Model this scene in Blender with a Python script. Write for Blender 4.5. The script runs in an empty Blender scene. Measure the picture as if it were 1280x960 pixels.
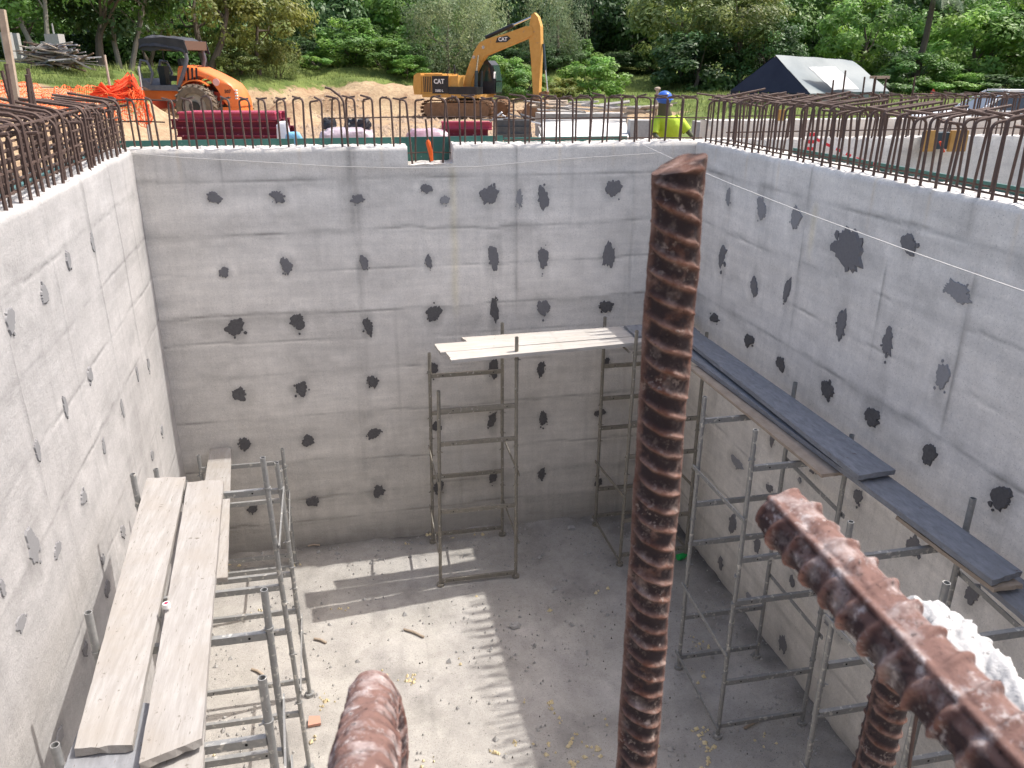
import bpy, math, random
import numpy as np
from mathutils import Vector, Matrix
random.seed(7); RS = np.random.RandomState(7)
C = bpy.context.scene.collection
sc = bpy.context.scene

# ------------------------------------------------------------------ camera
FPX, YAW, PITCH, ROLL, EYE = 998.3, 0.1972, 0.3766, 0.0020, 0.8715
_cy, _sy, _cp, _sp = math.cos(YAW), math.sin(YAW), math.cos(PITCH), math.sin(PITCH)
FWD = Vector((_sy*_cp, _cy*_cp, -_sp)); _r = Vector((_cy, -_sy, 0)); _u = _r.cross(FWD)
_c, _s = math.cos(ROLL), math.sin(ROLL)
RGT = _c*_r + _s*_u; UPV = -_s*_r + _c*_u
CAM = Vector((0, 0, EYE))
cd = bpy.data.cameras.new('camera'); cam = bpy.data.objects.new('camera', cd); C.objects.link(cam)
M = Matrix((RGT, UPV, -FWD)).transposed().to_4x4(); M.translation = CAM; cam.matrix_world = M
cd.sensor_width = 36; cd.lens = FPX/1280*36; cd.clip_start = 0.02; cd.clip_end = 1500
cd.dof.use_dof = True; cd.dof.focus_distance = 7.5; cd.dof.aperture_fstop = 26
sc.camera = cam

# ------------------------------------------------------------------ light
SUN_TO = Vector((0.572, 0.093, 1.0)).normalized()
w = bpy.data.worlds.new('World'); sc.world = w; w.use_nodes = True
nt = w.node_tree; nt.nodes.clear()
sky = nt.nodes.new('ShaderNodeTexSky'); sky.sky_type = 'NISHITA'; sky.sun_disc = False
sky.sun_elevation = math.asin(SUN_TO.z); sky.sun_rotation = math.atan2(SUN_TO.x, SUN_TO.y)
sky.air_density = 1.0; sky.dust_density = 5.0; sky.ozone_density = 1.0
bg = nt.nodes.new('ShaderNodeBackground'); bg.inputs[1].default_value = 0.15
wo = nt.nodes.new('ShaderNodeOutputWorld')
nt.links.new(sky.outputs[0], bg.inputs[0]); nt.links.new(bg.outputs[0], wo.inputs[0])
sl = bpy.data.lights.new('sun', 'SUN'); sl.energy = 2.7; sl.angle = math.radians(0.55); sl.color = (1.0, 0.965, 0.91)
so = bpy.data.objects.new('sun', sl); C.objects.link(so); so.rotation_euler = SUN_TO.to_track_quat('Z', 'Y').to_euler()
so.location = (20, 5, 40)
sc.view_settings.view_transform = 'Standard'; sc.view_settings.look = 'None'
sc.view_settings.gamma = 1; sc.view_settings.exposure = 0.82
sc.cycles.max_bounces = 8; sc.cycles.diffuse_bounces = 6; sc.cycles.transparent_max_bounces = 8

# ------------------------------------------------------------------ geometry from the surveyed rays
def ray(px, py): return RGT*((px-640)/FPX) + UPV*((480-py)/FPX) + FWD
def P(px, py, z): return CAM + ray(px, py)*z
def onZ(px, py, Z): d = ray(px, py); return CAM + d*((Z-EYE)/d.z)
def onY(px, py, Y): d = ray(px, py); return CAM + d*(Y/d.y)
XL = lambda y: -2.3854 - 0.0532*(y-10)
XR = lambda y: 4.3986 - 0.0122*(y-10)
H = 5.4085; YB = 10.0
def onL(px, py):
    d = ray(px, py); return CAM + d*((-2.3854+.532)/(d.x+.0532*d.y))
def onR(px, py):
    d = ray(px, py); return CAM + d*((4.3986+.122)/(d.x+.0122*d.y))

# ------------------------------------------------------------------ numpy noise
def _h(ix, iy, s):
    n = (ix*374761393 + iy*668265263 + s*2246822519) & 0xffffffff
    n = ((n ^ (n >> 13)) * 1274126177) & 0xffffffff
    return ((n ^ (n >> 16)) & 0xffffff)/float(0xffffff)
def vnoise(x, y, s=0):
    x = np.asarray(x, float); y = np.asarray(y, float)
    ix = np.floor(x).astype(np.int64); iy = np.floor(y).astype(np.int64); fx = x-ix; fy = y-iy
    fx = fx*fx*(3-2*fx); fy = fy*fy*(3-2*fy)
    a = _h(ix, iy, s); b = _h(ix+1, iy, s); c = _h(ix, iy+1, s); d = _h(ix+1, iy+1, s)
    return (a*(1-fx)+b*fx)*(1-fy) + (c*(1-fx)+d*fx)*fy
def fbm(x, y, s=0, o=4, g=.5):
    t = 0; a = 1; n = 0
    for i in range(o):
        t = t + a*vnoise(x*2**i, y*2**i, s+i*17); n += a; a *= g
    return t/n*2-1

# ------------------------------------------------------------------ materials
def srgb(r, g, b): return tuple(((c/255+.055)/1.055)**2.4 if c > 10 else c/255/12.92 for c in (r, g, b)) + (1,)
MATS = {}
def mat(name, col, rough=.8, metal=0., col2=None, scale=6., amt=.5, bump=.0, bscale=40., spec=.3, attr=None, spots=None, spot_scale=30., spot_cut=.62, trans=0., detail=6):
    if name in MATS: return MATS[name]
    m = bpy.data.materials.new(name); m.use_nodes = True; t = m.node_tree; N = t.nodes; L = t.links
    b = N['Principled BSDF']; b.inputs['Roughness'].default_value = rough; b.inputs['Metallic'].default_value = metal
    b.inputs['Specular IOR Level'].default_value = spec
    tc = N.new('ShaderNodeTexCoord'); co = tc.outputs['Object']
    c1 = col if len(col) == 4 else tuple(col)+(1,)
    src = None
    if col2 is not None:
        n = N.new('ShaderNodeTexNoise'); n.inputs['Scale'].default_value = scale; n.inputs['Detail'].default_value = detail; n.inputs['Roughness'].default_value = .65
        L.new(co, n.inputs['Vector'])
        r = N.new('ShaderNodeValToRGB'); r.color_ramp.elements[0].position = .5-amt*.4; r.color_ramp.elements[1].position = .5+amt*.4
        r.color_ramp.elements[0].color = c1; r.color_ramp.elements[1].color = col2 if len(col2) == 4 else tuple(col2)+(1,)
        L.new(n.outputs['Fac'], r.inputs['Fac']); src = r.outputs['Color']
    if spots is not None:
        n = N.new('ShaderNodeTexNoise'); n.inputs['Scale'].default_value = spot_scale; n.inputs['Detail'].default_value = 4
        L.new(co, n.inputs['Vector'])
        r = N.new('ShaderNodeValToRGB'); r.color_ramp.elements[0].position = spot_cut; r.color_ramp.elements[1].position = spot_cut+.06
        L.new(n.outputs['Fac'], r.inputs['Fac'])
        x = N.new('ShaderNodeMix'); x.data_type = 'RGBA'; L.new(r.outputs['Color'], x.inputs[0])
        if src is not None: L.new(src, x.inputs[6])
        else: x.inputs[6].default_value = c1
        x.inputs[7].default_value = spots if len(spots) == 4 else tuple(spots)+(1,)
        src = x.outputs[2]
    if attr:
        a = N.new('ShaderNodeAttribute'); a.attribute_name = attr
        x = N.new('ShaderNodeMix'); x.data_type = 'RGBA'; x.blend_type = 'MULTIPLY'; x.inputs[0].default_value = 1
        if src is not None: L.new(src, x.inputs[6])
        else: x.inputs[6].default_value = c1
        L.new(a.outputs['Color'], x.inputs[7]); src = x.outputs[2]
    if src is not None: L.new(src, b.inputs['Base Color'])
    else: b.inputs['Base Color'].default_value = c1
    if bump > 0:
        n = N.new('ShaderNodeTexNoise'); n.inputs['Scale'].default_value = bscale; n.inputs['Detail'].default_value = 6
        L.new(co, n.inputs['Vector'])
        bp = N.new('ShaderNodeBump'); bp.inputs['Strength'].default_value = 1; bp.inputs['Distance'].default_value = bump
        L.new(n.outputs['Fac'], bp.inputs['Height']); L.new(bp.outputs[0], b.inputs['Normal'])
    if trans: b.inputs['Transmission Weight'].default_value = trans
    MATS[name] = m; return m

def concrete_mat(name, base, streak=1., speck=.5):
    m = bpy.data.materials.new(name); m.use_nodes = True; t = m.node_tree; N = t.nodes; L = t.links
    b = N['Principled BSDF']; b.inputs['Roughness'].default_value = .88; b.inputs['Specular IOR Level'].default_value = .25
    geo = N.new('ShaderNodeNewGeometry'); co = geo.outputs['Position']
    def noise(scale, detail=8, rough=.6, mapv=None):
        n = N.new('ShaderNodeTexNoise'); n.inputs['Scale'].default_value = scale; n.inputs['Detail'].default_value = detail; n.inputs['Roughness'].default_value = rough
        if mapv:
            mp = N.new('ShaderNodeMapping'); mp.inputs['Scale'].default_value = mapv; L.new(co, mp.inputs[0]); L.new(mp.outputs[0], n.inputs['Vector'])
        else: L.new(co, n.inputs['Vector'])
        return n.outputs['Fac']
    def rng(v, a, c_, lo, hi):
        r = N.new('ShaderNodeMapRange'); r.inputs[1].default_value = a; r.inputs[2].default_value = c_; r.inputs[3].default_value = lo; r.inputs[4].default_value = hi
        L.new(v, r.inputs[0]); return r.outputs[0]
    def mul(x, y):
        k = N.new('ShaderNodeMath'); k.operation = 'MULTIPLY'
        for i, v in enumerate((x, y)):
            if isinstance(v, float): k.inputs[i].default_value = v
            else: L.new(v, k.inputs[i])
        return k.outputs[0]
    v = rng(noise(1.6), .3, .7, .92, 1.07)
    v = mul(v, rng(noise(7.), .3, .7, .94, 1.05))
    v = mul(v, rng(noise(45., 6, .7), .25, .75, .88, 1.1))
    v = mul(v, rng(noise(14., 6, .6, (1, 1, .12)), .35, .7, 1.03, 1-.08*streak))   # runs down the face
    v = mul(v, rng(noise(9., 5, .6, (.18, .18, 1.6)), .35, .7, 1.04, .93))          # board-laid streaks along it
    v = mul(v, rng(noise(110., 2, .5), .64, .70, 1., 1-.7*speck)); v = mul(v, rng(noise(33., 3, .5), .68, .72, 1., 1-.35*speck)); v = mul(v, rng(noise(22., 7, .75), .55, .75, 1., 1.16))                # blow holes
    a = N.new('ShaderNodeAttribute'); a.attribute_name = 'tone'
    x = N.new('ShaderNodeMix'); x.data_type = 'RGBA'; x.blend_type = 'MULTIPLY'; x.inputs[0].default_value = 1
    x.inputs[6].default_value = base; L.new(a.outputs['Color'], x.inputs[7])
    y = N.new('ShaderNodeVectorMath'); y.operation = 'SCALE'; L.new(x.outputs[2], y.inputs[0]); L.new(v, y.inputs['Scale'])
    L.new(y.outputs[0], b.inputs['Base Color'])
    bp = N.new('ShaderNodeBump'); bp.inputs['Distance'].default_value = .012; bp.inputs['Strength'].default_value = .8
    L.new(noise(30., 10, .78), bp.inputs['Height']); L.new(bp.outputs[0], b.inputs['Normal'])
    MATS[name] = m; return m

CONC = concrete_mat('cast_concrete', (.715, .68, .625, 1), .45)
CONC_R = concrete_mat('cast_concrete_shade_lift', (.79, .755, .70, 1), .45)  # same concrete, base colour raised to brighten the shaded wall
CONC_L = concrete_mat('cast_concrete_sun_toned', (.455, .44, .43, 1), .35, .3)  # same concrete, base colour lowered to tone down the sunlit wall
FLOORM = concrete_mat('dusty_concrete', (.375, .358, .335, 1), 0., 1.)
GALV = mat('galvanised_tube', (.22, .225, .225), .5, .4, (.36, .355, .34), 25, .8, .0006, 120, .4, spots=(.55, .53, .49), spot_scale=22, spot_cut=.6)
GALVD = mat('weathered_tube', (.17, .16, .135), .65, .25, (.32, .29, .24), 18, .8, .0006, 120, .3, spots=(.52, .5, .46), spot_scale=30, spot_cut=.63)
HOLE = mat('pin_hole_shadow', (.01, .01, .01), .9)
RUST = mat('rusty_bar', (.070, .047, .040), .75, .1, (.165, .110, .090), 14, .8, .0005, 200, .3)
RUSTD = mat('dark_rusty_bar', (.06, .04, .034), .75, .15, (.14, .09, .07), 30, .8, .0004, 200, .3)
WOODL = mat('bleached_plank', (.52, .46, .40), .85, 0, (.66, .60, .54), 9, .7, .0012, 70, .2, spots=(.36, .31, .26), spot_scale=34, spot_cut=.67)
WOODB = mat('cement_dusted_plank', (.33, .315, .30), .85, 0, (.44, .43, .42), 6, .8, .0012, 70, .2, spots=(.26, .19, .14), spot_scale=12, spot_cut=.68)
WOODO = mat('old_board', (.27, .21, .16), .9, 0, (.46, .38, .3), 9, .8, .0015, 60, .2)
def wood(name, c1, c2, dark, mp, stain=(.45, .38, .30)):
    m = bpy.data.materials.new(name); m.use_nodes = True; t = m.node_tree; N = t.nodes; L = t.links; b = N['Principled BSDF']; b.inputs['Roughness'].default_value = .88; b.inputs['Specular IOR Level'].default_value = .2
    g = N.new('ShaderNodeNewGeometry')
    def nz(s_, sc3, lo, hi, det=6):
        p = N.new('ShaderNodeMapping'); p.inputs['Scale'].default_value = sc3; L.new(g.outputs['Position'], p.inputs[0]); n = N.new('ShaderNodeTexNoise'); n.inputs['Scale'].default_value = s_; n.inputs['Detail'].default_value = det; n.inputs['Roughness'].default_value = .65
        L.new(p.outputs[0], n.inputs['Vector']); r = N.new('ShaderNodeMapRange'); r.inputs[1].default_value = lo; r.inputs[2].default_value = hi; L.new(n.outputs['Fac'], r.inputs[0]); return r.outputs[0], n.outputs['Fac']
    def mix(f, a, c_):
        x = N.new('ShaderNodeMix'); x.data_type = 'RGBA'; L.new(f, x.inputs[0])
        for k, v in ((6, a), (7, c_)):
            if isinstance(v, tuple): x.inputs[k].default_value = v+(1,)
            else: L.new(v, x.inputs[k])
        return x.outputs[2]
    gr, graw = nz(26, mp, .35, .65); c = mix(gr, c1, c2); c = mix(nz(2.2, (1, 1, 1), .45, .75)[0], c, stain); c = mix(nz(90, mp, .64, .70, 3)[0], c, dark); c = mix(nz(14, (1, 1, 1), .66, .74, 4)[0], c, dark)
    L.new(c, b.inputs['Base Color']); bp = N.new('ShaderNodeBump'); bp.inputs['Distance'].default_value = .003; L.new(graw, bp.inputs['Height']); L.new(bp.outputs[0], b.inputs['Normal']); MATS[name] = m; return m
WOODL = wood('bleached_plank', (.28, .262, .245), (.36, .345, .33), (.16, .14, .12), (1, .12, 1), (.30, .272, .24))
WOODX = wood('bleached_plank_lengthwise', (.40, .375, .345), (.50, .475, .445), (.24, .21, .17), (.09, 1, 1), (.43, .39, .34))
WOODB = wood('cement_dusted_plank', (.185, .19, .205), (.265, .272, .29), (.14, .12, .11), (1, .3, 1), (.21, .21, .215))
GREENF = mat('green_form_board', (.03, .12, .10), .45, 0, (.05, .16, .135), 8, .7, 0, 40, .4, spots=(.35, .38, .36), spot_scale=14, spot_cut=.7)
TEALF = mat('teal_form_board', (.13, .33, .35), .5, 0, (.22, .42, .43), 8, .7, 0, 40, .4, spots=(.4, .42, .38), spot_scale=18, spot_cut=.64)
PATCH = [mat('mortar_dark', (.08, .075, .076), .85, 0, (.135, .13, .13), 40, .7, .002, 90, .2),
         mat('mortar_mid', (.15, .145, .15), .85, 0, (.2, .195, .2), 40, .7, .002, 90, .2),
         mat('mortar_dry', (.25, .245, .25), .88, 0, (.3, .295, .3), 40, .7, .0015, 90, .2),
         mat('mortar_faint', (.36, .355, .36), .88, 0, (.41, .405, .41), 40, .7, .001, 90, .2),
         mat('mortar_grey', (.22, .217, .22), .88, 0, (.25, .247, .25), 30, .7, .001, 90, .2)]

# ------------------------------------------------------------------ object helpers
OFF = {}
def tag(o, label=None, cat=None, group=None, kind=None):
    if label: o['label'] = label
    if cat: o['category'] = cat
    if group: o['group'] = group
    if kind: o['kind'] = kind
    return o
def thing(name, label, cat, loc=(0, 0, 0), rz=0., group=None):
    o = bpy.data.objects.new(name, None); C.objects.link(o); o.empty_display_size = .2
    o.location = loc; o.rotation_euler = (0, 0, rz)
    OFF[o.name] = Vector((0, 0, 0)) if rz else Vector(loc)
    return tag(o, label, cat, group)
def link(name, me, parent=None, loc=(0, 0, 0), rot=(0, 0, 0), scale=(1, 1, 1)):
    o = bpy.data.objects.new(name, me); C.objects.link(o)
    if parent is not None: o.parent = parent
    o.location = loc; o.rotation_euler = rot; o.scale = scale
    return o
class MB:
    def __init__(s): s.v = []; s.f = []; s.m = []
    def add(s, vs, fs, mi=0):
        k = len(s.v); s.v += [tuple(v) for v in vs]; s.f += [tuple(i+k for i in f) for f in fs]; s.m += [mi]*len(fs); return s
    def obox(s, c, ax, ay, az, mi=0):
        c = Vector(c); ax = Vector(ax); ay = Vector(ay); az = Vector(az)
        vs = [c+ax*i+ay*j+az*k for i in (-1, 1) for j in (-1, 1) for k in (-1, 1)]
        return s.add(vs, [(0, 1, 3, 2), (4, 6, 7, 5), (0, 4, 5, 1), (2, 3, 7, 6), (0, 2, 6, 4), (1, 5, 7, 3)], mi)
    def box(s, x0, x1, y0, y1, z0, z1, mi=0):
        return s.obox(((x0+x1)/2, (y0+y1)/2, (z0+z1)/2), ((x1-x0)/2, 0, 0), (0, (y1-y0)/2, 0), (0, 0, (z1-z0)/2), mi)
    def beam(s, a, b, wd, ht, up=(0, 0, 1), mi=0):
        a = Vector(a); b = Vector(b); d = (b-a); n = d.normalized(); u = Vector(up); sd = n.cross(u)
        if sd.length < 1e-4: sd = n.cross(Vector((1, 0, 0)))
        sd.normalize(); u = sd.cross(n)
        return s.obox((a+b)/2, d/2, sd*wd/2, u*ht/2, mi)
    def tube(s, pts, r, n=8, cap=True, mi=0):
        pts = [Vector(p) for p in pts]; k = len(pts); rr = r if isinstance(r, (list, tuple)) else [r]*k
        t = (pts[1]-pts[0]).normalized(); u = t.orthogonal().normalized(); vs = []; fs = []
        for i, p in enumerate(pts):
            t2 = (pts[min(i+1, k-1)]-pts[max(i-1, 0)]).normalized()
            q = t.rotation_difference(t2); u = q @ u; t = t2; wv = t.cross(u)
            for j in range(n):
                a = 2*math.pi*j/n; vs.append(p+(u*math.cos(a)+wv*math.sin(a))*rr[i])
        for i in range(k-1):
            for j in range(n):
                fs.append((i*n+j, i*n+(j+1) % n, (i+1)*n+(j+1) % n, (i+1)*n+j))
        if cap: fs.append(tuple(range(n))[::-1]); fs.append(tuple((k-1)*n+j for j in range(n)))
        return s.add(vs, fs, mi)
    def pipe(s, a, b, r, n=10, mi=0, wall=.78):   # open-ended tube with a visible bore at the end b
        a = Vector(a); b = Vector(b); d = (b-a).normalized()
        s.tube([a, b, b, b-d*.12], [r, r, r*wall, r*wall], n, True, mi) if False else None
        u = d.orthogonal().normalized(); wv = d.cross(u); vs = []; fs = []
        for p, q in ((a, r), (b, r), (b, r*wall), (b-d*.15, r*wall)):
            for j in range(n):
                t = 2*math.pi*j/n; vs.append(p+(u*math.cos(t)+wv*math.sin(t))*q)
        for i in range(3):
            for j in range(n): fs.append((i*n+j, i*n+(j+1) % n, (i+1)*n+(j+1) % n, (i+1)*n+j))
        fs.append(tuple(3*n+j for j in range(n))); fs.append(tuple(range(n))[::-1])
        return s.add(vs, fs, mi)
    def ell(s, c, rx, ry, rz, nu=12, nv=8, mi=0, jit=0., seed=0):
        rn = random.Random(seed); c = Vector(c); vs = [c+Vector((0, 0, -rz))]; fs = []
        for i in range(1, nv):
            ph = -math.pi/2+math.pi*i/nv
            for j in range(nu):
                th = 2*math.pi*j/nu; k = 1+rn.uniform(-jit, jit)
                vs.append(c+Vector((rx*math.cos(ph)*math.cos(th)*k, ry*math.cos(ph)*math.sin(th)*k, rz*math.sin(ph)*k)))
        vs.append(c+Vector((0, 0, rz)))
        for j in range(nu): fs.append((0, 1+(j+1) % nu, 1+j))
        for i in range(nv-2):
            for j in range(nu): fs.append((1+i*nu+j, 1+i*nu+(j+1) % nu, 1+(i+1)*nu+(j+1) % nu, 1+(i+1)*nu+j))
        for j in range(nu): fs.append((1+(nv-2)*nu+j, 1+(nv-2)*nu+(j+1) % nu, len(vs)-1))
        return s.add(vs, fs, mi)
    def prism(s, poly, ext, mi=0):
        poly = [Vector(p) for p in poly]; ext = Vector(ext); n = len(poly)
        vs = poly+[p+ext for p in poly]
        fs = [tuple(range(n))[::-1], tuple(range(n, 2*n))]+[(i, (i+1) % n, n+(i+1) % n, n+i) for i in range(n)]
        return s.add(vs, fs, mi)
    def mesh(s, name, mats, smooth=False, off=(0, 0, 0)):
        off = Vector(off)
        me = bpy.data.meshes.new(name); me.from_pydata([Vector(v)-off for v in s.v], [], s.f)
        for m in (mats if isinstance(mats, (list, tuple)) else [mats]): me.materials.append(m)
        if any(s.m): me.polygons.foreach_set('material_index', s.m)
        if smooth:
            me.polygons.foreach_set('use_smooth', [True]*len(me.polygons))
            try: me.set_sharp_from_angle(angle=math.radians(40))
            except Exception: pass
        me.update(); return me
    def build(s, name, mats, parent=None, loc=None, smooth=False, label=None):
        if parent is not None:
            off = OFF.get(parent.name, Vector((0, 0, 0))); o = link(name, s.mesh(name, mats, smooth, off), parent); OFF[o.name] = off
        else:
            loc = Vector(loc if loc is not None else (0, 0, 0)); o = link(name, s.mesh(name, mats, smooth, loc), None, loc); OFF[o.name] = loc
        if label: o['label'] = label
        return o
def np_mesh(name, V, F, mats, smooth=False, attrs=None, fm=None):
    me = bpy.data.meshes.new(name); n = F.shape[1]
    me.vertices.add(len(V)); me.vertices.foreach_set('co', np.ascontiguousarray(V, np.float32).ravel())
    me.loops.add(F.size); me.loops.foreach_set('vertex_index', np.ascontiguousarray(F, np.int32).ravel())
    me.polygons.add(len(F)); me.polygons.foreach_set('loop_start', np.arange(0, F.size, n, dtype=np.int32))
    if smooth: me.polygons.foreach_set('use_smooth', np.ones(len(F), bool))
    for m in (mats if isinstance(mats, (list, tuple)) else [mats]): me.materials.append(m)
    if fm is not None: me.polygons.foreach_set('material_index', np.asarray(fm, np.int32))
    for k, a in (attrs or {}).items():
        at = me.color_attributes.new(k, 'FLOAT_COLOR', 'POINT')
        c = np.ones((len(V), 4), np.float32); c[:, :3] = a; at.data.foreach_set('color', c.ravel())
    me.update(calc_edges=True); me.validate(); return me

def grid_faces(nu, nv):
    i, j = np.meshgrid(np.arange(nu-1), np.arange(nv-1), indexing='ij'); a = i*nv+j
    return np.stack([a, a+nv, a+nv+1, a+1], -1).reshape(-1, 4)

# ------------------------------------------------------------------ concrete walls
def make_wall(name, label, u0, u1, fx, thick, tonefn, joints, m, seed, top=None, zb=-H-.05, du=.022, dz=.026, flip=False):
    """fx(u) -> (x, y, nx, ny): a point of the inner face and its normal pointing into the pit"""
    us = np.arange(u0, u1+du/2, du)
    if top is not None: us = np.unique(np.concatenate([us, top[2]]))
    nz = int(-zb/dz)+1
    X, Y, NX, NY = fx(us)
    topz = .012*fbm(us*3, us*0, seed+5)+.01*fbm(us*14, us*0, seed+6)
    if top is not None: topz = topz+np.where((us > top[0]) & (us < top[1]), -.215, 0)
    s = np.linspace(0, 1, nz)
    Z = topz[:, None]*(1-s[None, :])+zb*s[None, :]
    if top is not None:   # keep rows level inside the notch
        Z = np.minimum(topz[:, None], np.linspace(0, zb, nz)[None, :])
        Z[:, 0] = topz
    U = np.repeat(us[:, None], nz, 1)
    d = .006*fbm(U*.9, Z*.9, seed)+.0025*fbm(U*6, Z*6, seed+1)
    # panels cast against separate boards: each sits a few mm in or out of the next
    ju = np.array(joints); pi = np.searchsorted(ju, U); pz = np.floor((Z+.33)/.8).astype(int)
    d = d+.006*(_h(pi.astype(np.int64), pz.astype(np.int64), seed+9)-.5)
    for j in ju: d = d+.007*np.exp(-((U-j)/.02)**2)
    d[:, 0] -= .02+.02*np.abs(fbm(us*9, us*0, seed+7)); d[:, 1] -= .004
    V = np.stack([X[:, None]+NX[:, None]*d, Y[:, None]+NY[:, None]*d, Z], -1).reshape(-1, 3)
    T = tonefn(U, Z).reshape(-1, 3); F = [grid_faces(len(us), nz)]
    # rough top: strip of 8 rows across the thickness
    k = 9; q = np.linspace(0, 1, k); tz = np.repeat(topz[:, None], k, 1)+.03*fbm(us[:, None]*7+q*0, q[None, :]*thick*7+us[:, None]*0, seed+3)*np.sin(np.pi*q)[None, :]
    tz = tz+.018*np.abs(fbm(us[:, None]*22+q*0, q[None, :]*thick*22+us[:, None]*0, seed+4))
    tz[:, 0] = Z[:, 0]; X0 = X+NX*d[:, 0]; Y0 = Y+NY*d[:, 0]
    Vt = np.stack([X0[:, None]-NX[:, None]*thick*q, Y0[:, None]-NY[:, None]*thick*q, tz], -1).reshape(-1, 3)
    b0 = len(V); F.append(grid_faces(len(us), k)[:, ::-1]+b0)
    tn = np.clip(1.03+.35*fbm(Vt[:, 0]*6, Vt[:, 1]*6, seed+8), .55, 1.3)
    V = np.concatenate([V, Vt]); T = np.concatenate([T, np.stack([tn]*3, -1)])
    # back face, bottom and ends
    Vb = np.stack([X0-NX*thick, Y0-NY*thick, np.full_like(us, zb)], -1)
    c0 = len(V); V = np.concatenate([V, Vb]); T = np.concatenate([T, np.ones((len(Vb), 3))])
    i = np.arange(len(us)-1)
    F.append(np.stack([b0+i*k+k-1, b0+(i+1)*k+k-1, c0+i+1, c0+i], -1)[:, ::-1])
    F.append(np.stack([c0+i, c0+i+1, (i+1)*nz+nz-1, i*nz+nz-1], -1)[:, ::-1])
    for e in (0, len(us)-1): F.append(np.array([[e*nz, e*nz+nz-1, c0+e, b0+e*k+k-1]]))
    F = np.concatenate(F)
    if flip: F = F[:, ::-1]
    me = np_mesh(name, V, F, m, False, {'tone': T})
    sm = np.zeros(len(F), bool); sm[:(len(us)-1)*(nz-1)] = True; me.polygons.foreach_set('use_smooth', sm)
    o = link(name, me); tag(o, label, 'wall'); OFF[o.name] = Vector((0, 0, 0)); return o

# tie-hole patches: (x, y, width, height, shade) as surveyed on each wall
pb = [(268,247,22,14,1),(347,246,20,14,1),(447,249,19,12,1),(533,236,16,12,1),(556,250,12,12,2),(612,243,22,26,1),(649,247,9,24,2),(679,248,16,30,1),(767,235,20,24,1),
 (280,340,13,14,1),(358,332,16,20,1),(455,328,12,18,1),(536,327,9,17,1),(617,322,15,32,1),(679,322,13,32,1),(761,319,16,34,1),
 (294,409,27,20,0),(372,402,20,22,0),(460,408,13,23,0),(542,392,17,24,0),(618,387,11,36,0),(679,385,15,22,1),(758,383,20,13,0),
 (299,493,22,17,0),(377,486,17,19,0),(466,477,15,15,0),(541,462,12,20,0),(617,461,15,24,0),(676,461,11,19,0),
 (306,555,16,15,0),(385,551,17,14,0),(467,542,22,12,0),(546,533,12,15,0),(615,525,11,19,0),(679,523,11,17,0),(750,516,14,9,0),
 (316,636,14,11,0),(391,627,15,14,0),(473,614,14,19,0),(548,610,12,20,0),(616,597,10,15,0),(677,592,10,15,0),(748,603,9,12,0),(758,452,8,12,0)]
pr = [(903,320,9,30,1),(911,246,7,22,1),(952,260,12,32,1),(995,272,12,34,2),(943,358,9,28,1),(984,363,7,40,1),(1060,312,50,48,1),(1136,305,24,28,1),(1198,365,42,26,2),(1052,405,14,40,1),(1110,427,15,38,1),
 (1179,470,18,40,1),(893,398,12,11,0),(936,425,13,16,0),(976,455,12,20,0),(1034,487,16,26,0),(1090,521,24,24,0),(1162,568,22,30,0),(1251,622,30,36,0),(966,547,7,26,1),(1018,583,11,20,1),(1073,620,12,22,1),
 (1142,683,20,34,1),(1216,742,19,36,1),(921,578,16,14,1),(962,610,11,10,1),(916,655,9,32,1),(947,682,9,22,1),(901,703,6,16,1),(991,727,8,14,1),(936,745,8,9,1),(1035,777,8,12,1),(979,804,11,26,1),
 (1050,786,14,20,1),(1084,922,10,26,1),(1106,835,9,26,1),(1000,600,5,6,1)]
pl_ = [(85,325,5,30,3),(55,368,11,28,3),(115,303,5,30,3),(12,400,14,40,3),(81,508,6,34,3),(46,563,8,36,3),(152,510,4,32,2),(129,558,4,30,2),(202,538,3,18,3),(190,569,4,20,3),(104,622,8,26,2),(40,682,18,66,2),(71,687,12,26,2),
 (153,664,6,26,2),(2,735,8,30,3),(25,779,17,30,2),(134,735,8,26,1),(106,812,8,22,1),(74,920,12,30,1),(112,468,6,28,3),(171,467,3,24,2),(185,455,3,22,2),(128,700,6,16,3)]
def halo(U, Z, lst, f, ax):
    m = np.ones_like(U)
    for px, py, pw, ph_, k in lst:
        q = f(px, py); r = max(.05, (f(px+pw/2, py)-f(px-pw/2, py)).length/2*1.25); rz = max(.06, (f(px, py-ph_/2)-f(px, py+ph_/2)).length/2*1.3)
        w_ = (np.abs(U-q[ax]) < r*4) & (np.abs(Z-q.z) < rz*5)
        u, z = U[w_], Z[w_]; n = fbm(u*9, z*9, 5+int(px))
        d = np.sqrt(((u-q[ax])/r)**2+((z-q.z)/rz)**2)+.55*n
        damp = np.clip(1.45-d, 0, 1)*(.26, .22, .16, .10)[k]
        run = np.exp(-((u-q[ax]-.01*n)/(r*.45))**2)*np.clip((q.z-z)/rz, 0, 1)*np.exp(-np.clip((q.z-z)/(rz*2.4), 0, 9))*.12*(px % 3 == 0)
        lime = np.clip(.5-np.abs(d-1.7), 0, 1)*.10*(py % 2 == 0)
        m[w_] *= 1-damp-run+lime
    return m
def band(Z, z0, w, up=1.): # dark line, sharp above and soft below (or the reverse)
    t = (Z-z0)/w; return np.exp(-np.where(t > 0, t*up, -t)**1.3)
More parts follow.
